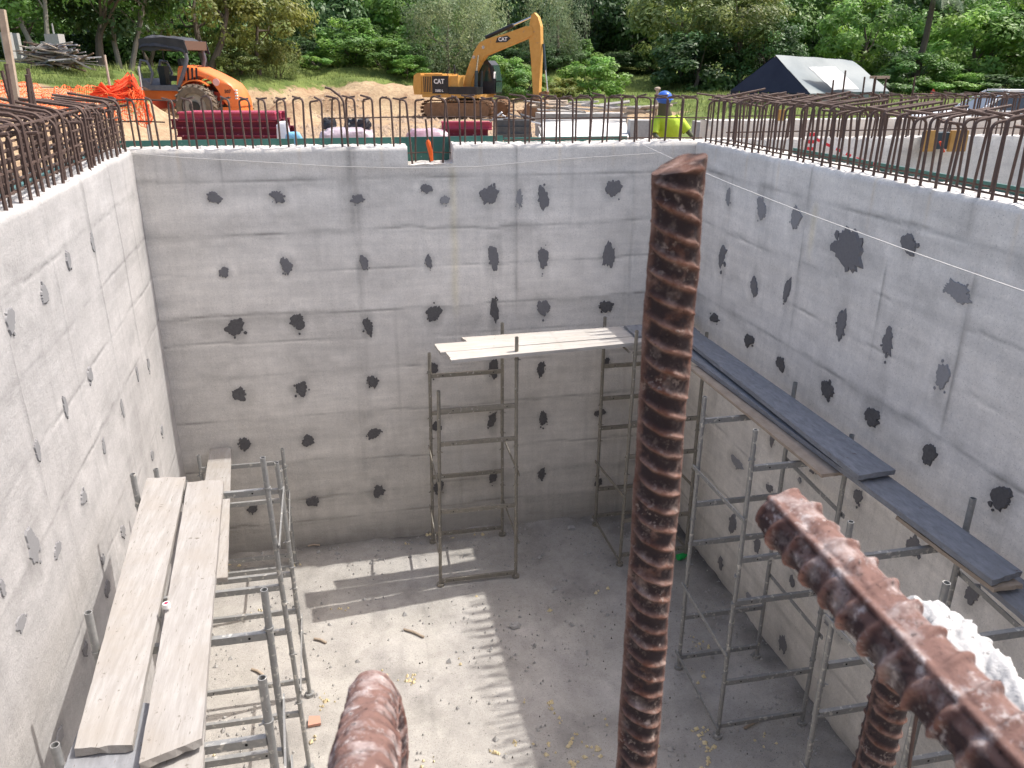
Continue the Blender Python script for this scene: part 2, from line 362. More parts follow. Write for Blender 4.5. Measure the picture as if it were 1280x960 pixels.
def tone_common(U, Z, seed, lines, verts, low=.86):
    t = np.ones_like(U)*1.0+.09*fbm(U*.7, Z*2.2, seed)+.05*fbm(U*2.5, Z*6, seed+21)
    prev = 1.
    for z0, sl, wv, amp, width, step in lines:
        zz = z0+sl*U+wv*fbm(U*.8, U*0+z0, seed+3)+.02*fbm(U*4, U*0+z0, seed+4)
        strength = np.clip(.75+.7*fbm(U*1.3, U*0+z0*3, seed+5), .15, 1.3)
        t = t*(1-1.25*amp*strength*band(Z, zz, width, 2.2))
        bl = np.clip(fbm(U*3.1, Z*7+z0*9, seed+31)*2.2-.1, 0, 1)*np.exp(-np.abs(Z-zz)/.13)
        t = t*(1-1.1*abs(amp)*bl)                                                     # blotches where the lift below bled
        crisp = np.clip(.35+1.6*fbm(U*1.7, U*0+z0*5, seed+33), 0, 1)
        t = t*(1-.38*crisp*np.exp(-((Z-zz)/.013)**2))*(1+.24*crisp*np.exp(-((Z-zz+.03)/.016)**2))
        t = t*np.where(Z < zz, step, 1.)
    for u0, z0, z1, amp, width in verts:
        fade = np.clip((z0-Z)*6, 0, 1)*np.clip((Z-z1)*3, 0, 1)
        wob = .012*fbm(U*0+u0, Z*5, seed+6)
        cr = np.clip(.4+1.5*fbm(U*0+u0*3, Z*2.3, seed+35), 0, 1)
        t = t*(1-.30*cr*fade*np.exp(-((U-u0-wob*.3)/.011)**2))*(1+.12*cr*fade*np.exp(-((U-u0-.03-wob*.3)/.015)**2))
        t = t*(1-1.35*amp*fade*np.exp(-np.abs((U-u0-wob)/width)**1.5)*(.8+.4*fbm(U*8, Z*4, seed+7)))
    # trowel sweeps, laitance and rain runs
    sw = fbm(U*1.1+.35*Z, Z*5.5-.5*U, seed+41, 5); t = t*(1+.10*np.clip(sw, -1, 1))
    t = t*(1+.08*np.clip(fbm(U*1.6, Z*3.2, seed+43, 5)*2-.35, 0, 1))
    t = t*(1-.11*np.clip(fbm(U*2.2, Z*5.0, seed+45, 5)*2.4-.55, 0, 1))
    rr_ = np.clip(fbm(U*13, Z*.35, seed+47, 3)*2.4-.45, 0, 1)*np.clip(fbm(U*1.5, Z*.8, seed+48)*2+.3, 0, 1); t = t*(1-.12*rr_)
    # darker streaks low on the wall, then a darker foot
    t = t*(1-.10*np.clip((-3.4-Z)/1.6, 0, 1)*(.6+.8*fbm(U*9, Z*.6, seed+8)))
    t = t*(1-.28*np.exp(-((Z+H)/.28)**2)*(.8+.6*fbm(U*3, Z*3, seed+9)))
    return t
def runs(c, U, Z, seed, lst):   # rusty water runs down from the bars
    for u0, ln in lst:
        r = np.exp(-((U-u0-.012*fbm(U*0+u0, Z*5, seed))/(.018+.01*np.clip(-Z, 0, 1)))**2)*np.clip(1+Z/ln, 0, 1)*np.clip(.7+.6*fbm(U*0+u0, Z*6, seed+1), 0, 1)
        c = c*(1-r[..., None]*np.array([.05, .11, .20]))
    return c
def tone_back(U, Z):
    t = tone_common(U, Z, 11, [(-.36, .0, .03, .17, .07, 1.02), (-.98, .005, .05, .17, .05, 1.03), (-1.45, .0, .05, .06, .05, 1.), (-1.98, .0, .05, .13, .04, .87), (-2.35, -.01, .06, -.05, .04, 1.03),
                               (-2.78, .0, .06, .10, .05, .98), (-3.4, .0, .06, .14, .05, .95), (-4.1, .0, .07, .10, .06, .97), (-4.62, .03, .07, .16, .07, .93), (-4.97, .0, .07, .12, .06, .92)],
                    [(.02, .2, -1.1, .22, .09), (.04, -1., -2.3, .13, .02), (2.05, .1, -2.2, .2, .028), (-1.45, .0, -.6, .06, .05), (3.6, -.4, -2., .07, .04), (1.25, -.2, -.6, .15, .06)])
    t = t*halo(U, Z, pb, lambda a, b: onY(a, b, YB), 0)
    c = np.stack([t, t*.995, t*1.0], -1)
    r = np.exp(-((U-1.25-.01*fbm(U*0, Z*4, 3))/.045)**2)*np.clip((Z+2.2)*3, 0, 1)*np.clip((-.2-Z)*8, 0, 1)*.8
    c = c*(1-r[..., None]*np.array([.03, .06, .2]))
    c = runs(c, U, Z, 3, ((-1.9, .5), (-.55, .3), (.4, .45), (1.6, .3), (2.6, .6), (3.3, .35), (4.1, .5)))
    g = np.clip((-2.6-Z)/2.5, 0, 1)[..., None]; return c*(1-g*np.array([.0, .01, .04]))  # lower wall tinted warm in place of bounced light
def tone_right(U, Z):   # U is the world Y
    t = tone_common(U, Z, 41, [(-.31, .0, .03, .2, .07, .99), (-.95, .0, .05, .1, .06, 1.02), (-1.42, .0, .06, .07, .05, 1.0), (-1.86, .0, .04, .2, .045, .95), (-2.7, .0, .06, .06, .06, 1.02), (-3.4, .0, .06, .09, .05, .97), (-4.2, .0, .06, .08, .05, .98), (-4.8, .0, .06, .14, .05, .93)],
                    [(7.27, .1, -1.9, .16, .045), (4.96, -.45, -1.9, .26, .035), (5.95, -.6, -1.7, .12, .03), (5.14, .1, -.33, .2, .07), (8.9, -.2, -2, .08, .04)])
    t = t*halo(U, Z, pr, onR, 1)
    c = np.stack([t, t*.995, t*1.0], -1)
    r = np.exp(-((U-7.13)/.05)**2)*np.clip((Z+.95)*4, 0, 1)*np.clip((-.3-Z)*8, 0, 1)*.8
    c = c*(1-r[..., None]*np.array([.02, .06, .2]))
    c = runs(c, U, Z, 7, ((4.7, .5), (5.6, .35), (6.3, .6), (7.9, .4), (8.6, .5), (9.4, .3)))
    g = np.clip((-2.2-Z)/2.5, 0, 1)[..., None]; return c*(1-g*np.array([.0, .01, .04]))  # warm bounce light painted into the lower wall
def tone_left(U, Z):
    t = tone_common(U, Z, 71, [(-.43, .0, .02, .1, .025, .99), (-.97, .0, .04, .07, .06, 1.), (-1.45, 0, .04, .03, .05, 1.), (-1.975, .0, .01, .17, .022, .97), (-2.9, 0, .05, .03, .08, 1.), (-3.6, 0, .04, .06, .03, 1.)],
                    [(7.6, .1, -1.6, .09, .03), (5.2, -.4, -1.9, .1, .03), (8.7, .0, -2., .07, .04), (6.4, -.5, -2., .05, .05), (9.4, 0, -2, .07, .04)])
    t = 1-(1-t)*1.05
    t = t*halo(U, Z, pl_, onL, 1)
    return np.stack([t, t*.997, t*.995], -1)
one = lambda U, Z: np.repeat((1+.08*fbm(U, Z, 5))[..., None], 3, -1)*.95

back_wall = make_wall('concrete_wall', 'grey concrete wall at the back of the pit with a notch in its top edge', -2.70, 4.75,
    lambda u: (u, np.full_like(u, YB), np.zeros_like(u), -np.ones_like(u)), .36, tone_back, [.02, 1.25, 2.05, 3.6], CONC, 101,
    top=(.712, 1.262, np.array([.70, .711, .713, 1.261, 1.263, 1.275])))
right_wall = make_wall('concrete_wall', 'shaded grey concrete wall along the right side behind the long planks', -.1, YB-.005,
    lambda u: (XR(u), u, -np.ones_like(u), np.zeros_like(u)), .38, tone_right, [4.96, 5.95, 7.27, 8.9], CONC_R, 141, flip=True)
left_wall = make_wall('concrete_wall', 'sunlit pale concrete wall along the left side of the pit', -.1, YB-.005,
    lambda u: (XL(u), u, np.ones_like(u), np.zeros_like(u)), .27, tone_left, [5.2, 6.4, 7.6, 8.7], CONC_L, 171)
near_wall = make_wall('concrete_wall', 'concrete wall under the viewpoint carrying the near hooked bars', -1.82, 4.5,
    lambda u: (u, np.full_like(u, .56), np.zeros_like(u), np.ones_like(u)), .86, one, [.6, 2.4], CONC, 181, flip=True, du=.08, dz=.12)
next_wall = make_wall('concrete_wall', 'grey wall of the neighbouring pit seen through the bars on the right', 4.80, 13.4,
    lambda u: (u, np.full_like(u, YB+.02), np.zeros_like(u), -np.ones_like(u)), .32, one, [6.2, 8.6, 11.0], CONC, 191, du=.05, dz=.1)
far_wall = make_wall('concrete_wall', 'low concrete wall with short hooks in front of the white car', 6.4, 17.5,
    lambda u: (u, np.full_like(u, 14.1), np.zeros_like(u), -np.ones_like(u)), .3, one, [8.6, 11.0], CONC, 201, zb=-1.6, du=.08, dz=.12)
side_wall = make_wall('concrete_wall', 'end wall of the neighbouring pit beyond the right edge', 0, 10.0,
    lambda u: (np.full_like(u, 13.0), u, -np.ones_like(u), np.zeros_like(u)), .35, one, [3., 6.], CONC, 211, flip=True, du=.1, dz=.15)

# ------------------------------------------------------------------ pit floor
def make_floor(name, x0, x1, y0, y1, step, seed):
    xs = np.arange(x0, x1+step, step); ys = np.arange(y0, y1+step, step)
    X, Y = np.meshgrid(xs, ys, indexing='ij')
    Z = -H+.012*fbm(X*.8, Y*.8, seed)+.006*fbm(X*5, Y*5, seed+2)+.006*np.maximum(0, fbm(X*16, Y*16, seed+3)-.1)
    edge = np.minimum(np.minimum(X-XL(Y), XR(Y)-X), YB-Y)
    Z = Z+.05*np.clip(1-edge/.3, 0, 1)*np.clip(.4+fbm(X*4, Y*4, seed+4), 0, 1)
    t = 1+.14*fbm(X*.9, Y*.9, seed+5)+.10*fbm(X*4, Y*4, seed+6)
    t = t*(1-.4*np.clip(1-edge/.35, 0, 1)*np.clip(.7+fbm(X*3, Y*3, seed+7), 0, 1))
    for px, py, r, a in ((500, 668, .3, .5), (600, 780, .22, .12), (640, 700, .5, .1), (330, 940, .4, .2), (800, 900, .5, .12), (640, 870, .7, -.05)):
        q = onZ(px, py, -H); t = t*(1-a*np.exp(-(((X-q.x)/r)**2+((Y-q.y)/(r*.5))**2)))
    t = t*(1+.16*np.clip(fbm(X*1.7, Y*1.7, seed+11, 5)*2.2-.2, 0, 1))*(1-.22*np.clip(fbm(X*2.3, Y*2.3, seed+12, 5)*2.6-.5, 0, 1))*(1-.10*np.clip(fbm(X*11, Y*9, seed+13)*2-.2, 0, 1))
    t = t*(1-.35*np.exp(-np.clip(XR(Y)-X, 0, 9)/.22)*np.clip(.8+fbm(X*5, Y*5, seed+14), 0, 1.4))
    for k in range(5): t = t*(1-.10*np.exp(-((X-.9*k+1.2-.5*np.sin(Y*.9+k)-.12*fbm(X*0, Y*1.5, k))/.05)**2)*np.clip(fbm(X*2, Y*2, k)*3+.6, 0, 1))   # scraped boot and barrow tracks
    c = np.stack([t*1.01, t, t*(.985-.02*fbm(X*2, Y*2, seed+8))], -1)
    V = np.stack([X, Y, Z], -1).reshape(-1, 3)
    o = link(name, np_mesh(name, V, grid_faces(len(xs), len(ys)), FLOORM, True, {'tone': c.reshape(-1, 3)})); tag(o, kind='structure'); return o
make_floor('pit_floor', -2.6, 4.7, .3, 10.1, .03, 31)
make_floor('neighbour_pit_floor', 4.7, 13.1, -.1, 10.1, .25, 33)

# ------------------------------------------------------------------ mortar patches over the tie holes
def blob(seed, w_, h_, tilt, splat):
    rn = random.Random(seed); n = 44; out = []
    ph = [rn.uniform(0, 6.28) for _ in range(4)]
    for i in range(n):
        a = 2*math.pi*i/n
        r = .96+.12*math.sin(2*a+ph[0])+.09*math.sin(3*a+ph[1])+.07*math.sin(5*a+ph[2])+.05*math.sin(9*a+ph[3])+rn.uniform(-.09, .09)*(1+.4*splat)
        if splat and rn.random() < .10: r += rn.uniform(.05, .28)*splat
        x = .5*w_*r*math.cos(a); y = .5*h_*r*math.sin(a)
        out.append((x*math.cos(tilt)-y*math.sin(tilt), x*math.sin(tilt)+y*math.cos(tilt)))
    sat = []
    for _ in range(int(2+5*splat)):
        a = rn.uniform(0, 6.28); d = rn.uniform(.6, 1.05); r = rn.uniform(.04, .11)*min(w_, h_)
        cx, cy = .5*w_*d*math.cos(a)*1.1, .5*h_*d*math.sin(a)*1.1-(.15*h_ if rn.random() < .5 else 0)
        sat.append([(cx+r*math.cos(t*math.pi/3)*rn.uniform(.7, 1.3), cy+r*math.sin(t*math.pi/3)*rn.uniform(.7, 1.6)) for t in range(6)])
    return out, sat
def patch(wall, which, px, py, pw, ph_, k, tilt=0., splat=.6, seed=0):
    f = {'b': lambda a, b: onY(a, b, YB), 'r': onR, 'l': onL}[which]
    c = f(px, py); ax = f(px+pw/2, py)-f(px-pw/2, py); az = f(px, py-ph_/2)-f(px, py+ph_/2)
    W = (ax.x if which == 'b' else abs(ax.y)); Hh = abs(az.z)
    if which == 'l': W = abs(ax.y)
    W = min(W, .55); poly, sat = blob(seed, W, Hh, tilt, splat)
    if which == 'b': n = Vector((0, -1, 0)); u = Vector((1, 0, 0))
    elif which == 'r': n = Vector((-1, 0, 0)); u = Vector((-.0122, -1, 0)).normalized()*1
    else: n = Vector((1, 0, 0)); u = Vector((-.0532, 1, 0)).normalized()
    mb = MB(); zv = Vector((0, 0, 1))
    k_ = .8 if which == 'l' else 1.; k = (1, 1, 4, 4)[k] if which == 'l' else k
    for pl, hgt in [(poly, .012*k_)]+[(s_, .010*k_) for s_ in (sat if which != 'l' else sat[:2])]:
        m_ = len(pl); outer = [c+u*x+zv*y-n*.006 for x, y in pl]; inner = [c+u*x*.86+zv*y*.86+n*hgt for x, y in pl] if pl is poly else [c+u*x+zv*y+n*hgt for x, y in pl]
        mb.add(outer+inner, [tuple(range(m_, 2*m_))]+[(i, (i+1) % m_, m_+(i+1) % m_, m_+i) for i in range(m_)])
    mb.build('mortar_patch', PATCH[k if k != 1 or random.random() < .7 else 2], wall)
for i, (a, b, c_, d, k) in enumerate(pb):
    patch(back_wall, 'b', a, b, c_, d, k, random.uniform(-.5, .5) if c_ > 12 or d < 20 else random.uniform(-.15, .15), random.choice([.2, .5, .9]), 300+i)
for i, (a, b, c_, d, k) in enumerate(pr): patch(right_wall, 'r', a, b, c_, d, k, random.uniform(-.25, .25), random.choice([.2, .4, .8]), 500+i)
for i, (a, b, c_, d, k) in enumerate(pl_): patch(left_wall, 'l', a, b, c_, d, k, random.uniform(-.12, .12), .15, 700+i)

# ------------------------------------------------------------------ reinforcement standing out of the walls
def bar_path(z0, z1, tail, d=(1, 0, 0), bend=.07, down=0.):
    d = Vector(d); pts = []; n = max(2, int((z1-bend-z0)/.02)); 
    for i in range(n+1): pts.append(Vector((0, 0, z0+(z1-bend-z0)*i/n)))
    if tail > 0:
        for i in range(1, 7):
            a = math.pi/2*i/6*(1+down); pts.append(Vector((0, 0, z1-bend))+d*bend*(1-math.cos(a))+Vector((0, 0, bend*math.sin(a))))
        e = pts[-1]; t = (pts[-1]-pts[-2]).normalized(); m = max(2, int(tail/.02))
        for i in range(1, m+1): pts.append(e+t*tail*i/m)
    return pts
def bar_mesh(name, pts, r=.0155, ribbed=False, n=6, m=None):
    rr = [r*(1.12 if (ribbed and i % 2) else .94 if ribbed else 1) for i in range(len(pts))]
    if not ribbed: # thin out the straight runs
        q = [pts[0]]+[pts[i] for i in range(1, len(pts)-1) if (pts[i+1]-pts[i]).normalized().dot((pts[i]-pts[i-1]).normalized()) < .9999]+[pts[-1]]
        pts = q; rr = [r]*len(q)
    return MB().tube(pts, rr, n).mesh(name, m or RUST, True)
def row(parent, pos, meshes, tilt=.03, rotz=.05, seed=0, nm='rebar'):
    rn = random.Random(seed)
    for p in pos:
        link(nm, rn.choice(meshes), parent, Vector(p)-OFF[parent.name]+Vector((rn.uniform(-.015, .015), rn.uniform(-.02, .02), rn.uniform(-.02, .02))),
             (rn.gauss(0, tilt), rn.gauss(0, tilt), rn.gauss(0, rotz)))
rp = lambda a, b, s: list(np.arange(a, b, s))
# left wall: hooks lean out over the wall
mi = [bar_mesh('rebar', bar_path(-.05, z, t, (-1, .1*k, 0), .09), .0138, True, 6) for z, t, k in ((.53, .38, 1), (.56, .42, -1), (.50, .34, 0), (.54, .45, 1.5))]
mo = [bar_mesh('rebar', bar_path(-.05, z, t, (1, .1*k, 0), .08), .0128, True, 6) for z, t, k in ((.47, .12, 0), (.50, .1, 1), (.45, .14, -1))]
mt = [bar_mesh('rebar', bar_path(-.15, z, 0, (1, 0, 0)), .016, True, 6) for z in (.95, .9)]
row(left_wall, [(XL(y)-.045, y, 0) for y in rp(.796, 9.95, .178)], mi, .03, .07, 1)
row(left_wall, [(XL(y)-.23, y, 0) for y in rp(.896, 10.2, .178)], mo, .05, .2, 2)
row(left_wall, [(-2.62, 7.42, 0), (-2.6, 7.55, 0), (-2.61, 7.72, 0), (-2.6, 7.9, 0), (-2.36, 5.85, 0)], mt, .05, .1, 3)
rn = random.Random(5)
for k in range(7):      # lengthways bars tied to the hooks
    z = .08+.07*k; y0 = rn.uniform(3.4, 4.5)
    MB().tube([(XL(y)-.065-.02*(k % 2)+rn.uniform(-.008, .008), y, z+rn.uniform(-.012, .012)) for y in (.7, y0, 5.5, 6.8, 8.2, 9.2, 10.05)], .010, 5).build('tie_bar', RUSTD, left_wall, smooth=True)
for k in range(6):
    z = .05+.08*k
    MB().tube([(XL(y)-.25+rn.uniform(-.02, .02), y, z+rn.uniform(-.015, .015)) for y in (.7, 3.9, 5.5, 6.8, 8.2, 10.1)], .010, 5).build('tie_bar', RUSTD, left_wall, smooth=True)
# back wall
bi = [bar_mesh('rebar', bar_path(-.26, z, t, (k, 1, 0), .05), .0125, False, 6) for z, t, k in ((.54, .17, -.7), (.53, .2, -.5), (.555, .15, -.9), (.54, .14, -.6))]
bo = [bar_mesh('rebar', bar_path(-.26, z, t, (k, -1, 0), .04), .0118, False, 6) for z, t, k in ((.53, .14, .6), (.52, .17, .5), (.54, .12, .8))]
xs = rp(-2.5, 4.55, .203)
row(back_wall, [(x, YB+.075, 0) for x in xs if not .95 < x < 1.02], bi, .025, .12, 11)
row(back_wall, [(x-.11, YB+.27, 0) for x in xs], bo, .03, .12, 12)
MB().tube([Vector((.02, YB+.08, 0)), Vector((.0, YB+.08, .5)), Vector((-.03, YB+.1, .56)), Vector((-.14, YB+.14, .645)), Vector((-.2, YB+.15, .66))], .0135, 6).build('rebar', RUST, back_wall, smooth=True, label='bar bent higher than its neighbours')
for x0, x1, z, y in ((1.9, 4.6, .29, .085), (-2.6, -2.0, .30, .085), (-2.6, -1.9, .53, .1), (2.2, 4.5, .52, .27), (-.2, 2.1, .31, .275), (1.95, 4.6, .03, .28), (.68, 1.3, -.1, .2)):
    MB().tube([(x0, YB+y, z), ((x0+x1)/2, YB+y, z+.01), (x1, YB+y, z-.005)], .008, 5).build('tie_bar', RUSTD, back_wall, smooth=True)
# right wall: long hooks running back over the neighbouring pit
ri = [bar_mesh('rebar', bar_path(-.05, z, t, (1, .12*k, 0), .06), .0125, False, 7) for z, t, k in ((.53, .42, .2), (.545, .5, -.3), (.51, .36, 0), (.54, .6, .4))]
ro = [bar_mesh('rebar', bar_path(-.05, z, t, (-1, .12*k, 0), .06), .0115, False, 7) for z, t, k in ((.51, .24, 0), (.53, .30, .3), (.49, .18, -.3))]
row(right_wall, [(XR(y)+.06, y, 0) for y in rp(.775, 9.9, .157)], ri, .025, .06, 21)
row(right_wall, [(XR(y)+.30, y+.06, 0) for y in rp(.74, 9.9, .168)], ro, .03, .07, 22)
for z, x in ((.03, .08), (.04, .31)):
    MB().tube([(XR(y)+x+rn.uniform(-.01, .01), y, z+rn.uniform(-.01, .01)) for y in (.6, 3.5, 5.5, 7.5, 9.9)], .0085, 5).build('tie_bar', RUSTD, right_wall, smooth=True)
tall = [bar_mesh('rebar', bar_path(-.2, z, 0), .013, False, 6) for z in (.85, .93, .8)]
# neighbouring pit
row(next_wall, [(x, YB+.09, 0) for x in rp(4.95, 13.0, .2)], bi, .03, .3, 31)
row(next_wall, [(x+.08, YB+.27, 0) for x in rp(4.95, 13.0, .2)], bo, .03, .3, 32)
for px, py in ((1042, 100), (1057, 88), (1081, 96), (1095, 96), (1108, 97), (1144, 95)):
    q = onY(px, py, YB+.2); MB().tube([(q.x+.02, q.y, -.02), (q.x, q.y, q.z)], .012, 6).build('rebar', RUSTD, next_wall, smooth=True, label='straight bar standing taller than the hooks')
for z in (.30, .1, .5): MB().tube([(4.85, YB+.1, z), (9, YB+.12, z+.01), (13., YB+.1, z)], .009, 5).build('tie_bar', RUSTD, next_wall, smooth=True)
fi = [bar_mesh('rebar', bar_path(-.05, z, t, (-.4, k, 0), .06), .012, False, 6) for z, t, k in ((.40, .16, 1), (.38, .2, -.8), (.42, .16, 1.2))]
row(far_wall, [(x, 14.2, 0) for x in rp(6.5, 17.4, .235)], fi, .03, .25, 41)
row(far_wall, [(x+.1, 14.32, 0) for x in rp(6.5, 17.4, .3)], fi, .03, .5, 42)

# ------------------------------------------------------------------ green form boards behind the wall tops
def board(a, b, t, z0, z1, m, label, nm='form_board', grp=None):
    a = Vector(a); b = Vector(b); mb = MB(); mid = (a+b)/2; d = (b-a)/2; sd = Vector((d.y, -d.x, 0)).normalized()
    mb.obox((mid.x, mid.y, (z0+z1)/2), (d.x, d.y, 0), sd*t/2, (0, 0, (z1-z0)/2))
    mb.obox((mid.x, mid.y, z0+.05), (d.x, d.y, 0), sd*(t/2+.03), (0, 0, .035))
    o = mb.build(nm, m, loc=(mid.x, mid.y, z0)); tag(o, label, 'form board', grp); return o
for x0, x1, l in ((-2.62, -.62, 'leftmost green board standing behind the back wall below the orange roller'), (-.605, .55, 'green board behind the back wall below the plastic wrapped bundles'), (.56, 1.95, 'green board seen through the notch of the back wall'), (1.965, 3.6, 'green board behind the back wall next to the pale slab')):
    board((x0, YB+.395, 0), (x1, YB+.395, 0), .03, -.7, .075 if x0 < 1.9 else .05, GREENF, l, grp=None)
for y0, y1, l in ((8.35, 6.95, 'far green board behind the right wall top'), (6.9, 5.9, 'middle green board behind the right wall top'), (5.86, 4.5, 'near green board behind the right wall top')):
    board((XR(y0)+.41, y0, 0), (XR(y1)+.41, y1, 0), .025, -.6, .06, GREENF, l)
for y0, y1, l in ((9.9, 8.2, 'far teal board behind the left bars'), (8.17, 7.1, 'teal board behind the left bars, second from the far end'), (7.08, 6.2, 'teal board behind the left bars next to the dark hooks'), (6.17, 4.6, 'nearest teal board behind the left bars')):
    board((XL(y0)-.30, y0, 0), (XL(y1)-.30, y1, 0), .025, -.6, .07, TEALF, l)

# orange-painted stake in the notch
t_ = thing('marker_stake', 'orange painted marker stake standing in the notch of the back wall', 'stake', (.995, YB+.12, -.21))
MB().tube([(.99, YB+.12, -.2), (.955, YB+.12, .3)], .012, 6).build('rod', RUST, t_)
MB().tube([(1.01, YB+.12, -.19), (1.0, YB+.115, -.08), (.975, YB+.11, .03), (.968, YB+.11, .06)], [.02, .028, .03, .015], 8).build('painted_sleeve', mat('orange_paint', (.8, .13, .02), .5), t_, smooth=True)

# ------------------------------------------------------------------ string lines
STR = mat('string', (.55, .53, .5), .8)
def string(pts, label, r=.0045):
    mb = MB(); mb.tube(pts, r, 5); o = mb.build('string_line', STR, loc=pts[0]); tag(o, label, 'string line')
string([onY(x, y, YB-.05) for x, y in ((150, 190), (230, 197), (320, 202), (420, 208), (510, 210), (600, 208), (700, 199), (828, 191))], 'thin string stretched across the top of the back wall')
a, b = onY(803, 181, YB-.05), P(1345, 387, 3.7)
string([a]+[a.lerp(b, k)-Vector((0, 0, .05*math.sin(math.pi*k))) for k in (.2, .4, .6, .8)]+[b, a+(b-a)*((a.y-.575)/(a.y-b.y))], 'thin string running diagonally in front of the right wall', .0035)

# ------------------------------------------------------------------ scaffold towers
FL = -H
def tower(label, frames, rails, group=None, m=GALV, braces=()):
    """frames: (x0, x1, y, top0, top1, [rung heights], (lean0, lean1)) - two welded ladder frames joined by side rails"""
    c = sum(f[0]+f[1] for f in frames)/(2*len(frames)); cy = sum(f[2] for f in frames)/len(frames)
    t = thing('scaffold_tower', label, 'scaffold', (c, cy, FL), group=group); rnd = random.Random(int(cy*100))
    for x0, x1, y, t0, t1, rungs, lean in frames:
        for x, tp, ln in ((x0, t0, lean[0]), (x1, t1, lean[1])):
            a = Vector((x, y, FL+.02)); b = Vector((x+ln, y, tp)); mid = a.lerp(b, (-3.77-a.z)/(b.z-a.z)) if tp > -3.5 else b
            mb = MB()
            if mid is not b:
                mb.tube([a, mid], .0215, 10); off = Vector((rnd.uniform(-.006, .006), rnd.uniform(-.006, .006), 0)); mb.pipe(mid+off, b, .0225, 12)
            else: mb.pipe(a, b, .0225, 12)
            mb.tube([a-Vector((0, 0, .015)), a+Vector((0, 0, .02))], .05, 8)
            p = mb.build('post', m, t, smooth=True)
            cz = MB(); zz = [mid.z, mid.z-.25, mid.z+.3, b.z-.28, (a.z+mid.z)/2]
            for z in zz:
                if a.z < z < b.z-.02:
                    q = a.lerp(b, (z-a.z)/(b.z-a.z)); cz.tube([q-Vector((0, 0, .008)), q+Vector((0, 0, .008))], .029, 10)
                    s_ = Vector((rnd.choice((-1, 1))*.045, -.02, 0)); cz.tube([q, q+s_], .006, 5)
            tag(cz.build('coupling', m, p), kind='stuff')
        for z in rungs:
            def at(x, tp, ln): return Vector((x+ln*(z-FL)/(tp-FL), y, z))
            a, b = at(x0, t0, lean[0]), at(x1, t1, lean[1]); n = (b-a).normalized()
            mb = MB(); hh = .052 if z > -5.2 else .05
            mb.beam(a+n*.02, b-n*.02, .034, hh)
            for q in (a+n*.17, b-n*.12): mb.tube([q+Vector((0, -.0185, 0)), q+Vector((0, -.0172, 0))], .008, 8, mi=1)
            mb.build('rung', [m, HOLE], t)
    if len(frames) > 1:
        f, g = frames[0], frames[1]
        for side, z in rails:
            x0 = f[side]+f[6][side]*(z-FL)/(f[3+side]-FL); x1 = g[side]+g[6][side]*(z-FL)/(g[3+side]-FL)
            sgn = -.03 if side == 0 else .03
            a = Vector((x0+sgn, f[2], z)); b = Vector((x1+sgn, g[2], z-rnd.uniform(-.03, .06)))
            mb = MB(); mb.beam(a+(a-b)*.05, b+(b-a)*.05, .012, .04); n = (b-a).normalized()
            mb.build('side_rail', m, t)
        for side, za, zb_ in braces:
            x = f[side]+(-.035 if side == 0 else .035); x1 = g[side]+(-.035 if side == 0 else .035)
            MB().tube([Vector((x, f[2], za)), Vector((x1, g[2], zb_))], .012, 6).build('cross_brace', m, t, smooth=True)
    return t
G0 = [-2.36, -3.30, -3.77, -4.71, -5.25]
tower('freestanding scaffold tower near the middle of the back wall', [(.80, 1.80, 8.73, -2.67, -2.06, [-2.93, -3.37, -4.31, -5.33], (.06, .0)), (.81, 1.81, 9.76, -2.55, -2.20, [-2.87, -3.40, -4.36, -5.27], (.05, .01))],
      [(0, -3.86), (1, -3.86), (0, -4.85), (1, -4.85)], m=GALVD)
tower('scaffold tower in the far right corner half hidden by the upright bar', [(3.24, 4.19, 8.73, -2.07, -2.15, G0, (.04, 0)), (3.21, 4.17, 9.76, -2.20, -2.2, [-2.9, -3.38, -3.83, -4.8, -5.24], (.0, 0))],
      [(0, -4.32), (1, -4.32), (0, -5.3), (1, -5.3)], m=GALVD, braces=((0, -2.35, -2.35),))
tower('scaffold tower between the far right corner and the tilted bar', [(3.25, 4.20, 6.68, -2.10, -2.02, G0, (0, 0)), (3.25, 4.18, 5.66, -1.99, -2.12, G0, (.0, 0))],
      [(0, -2.88), (0, -4.30), (1, -2.88), (1, -4.3), (0, -5.2)])
tower('scaffold tower at the right edge behind the tilted bar', [(3.25, 4.20, 4.25, -2.05, -1.97, G0, (0, 0)), (3.25, 4.18, 3.33, -1.91, -2.0, G0, (0, 0))],
      [(0, -2.88), (0, -4.30), (1, -2.6), (1, -4.0)])
tower('short scaffold tower in the far left corner under the lowest plank', [(-2.12, -1.08, 9.60, -3.66, -3.66, [-3.86, -5.26], (.02, .0)), (-2.08, -1.02, 8.6, -3.5, -3.45, [-3.86, -4.8], (.02, .0))],
      [(1, -4.3), (0, -4.3)])
tower('middle tower of the left scaffold with leaning posts', [(-1.93, -.80, 7.05, -2.56, -2.60, [-2.90, -3.85, -4.3, -5.2], (0, -.06)), (-1.83, -.77, 6.05, -2.10, -2.05, [-2.36, -3.30, -3.77, -4.71], (0, -.07))],
      [(1, -2.9), (0, -3.2), (1, -4.4)])
tower('nearest tower of the left scaffold at the bottom edge', [(-1.68, -.67, 4.2, -2.05, -2.03, [-2.36, -3.30, -3.77, -4.71], (.03, 0)), (-1.6, -.60, 3.35, -2.2, -1.96, [-2.36, -3.30, -3.77, -4.71], (0, 0))],
      [(1, -2.88), (1, -3.4), (1, -4.4)])

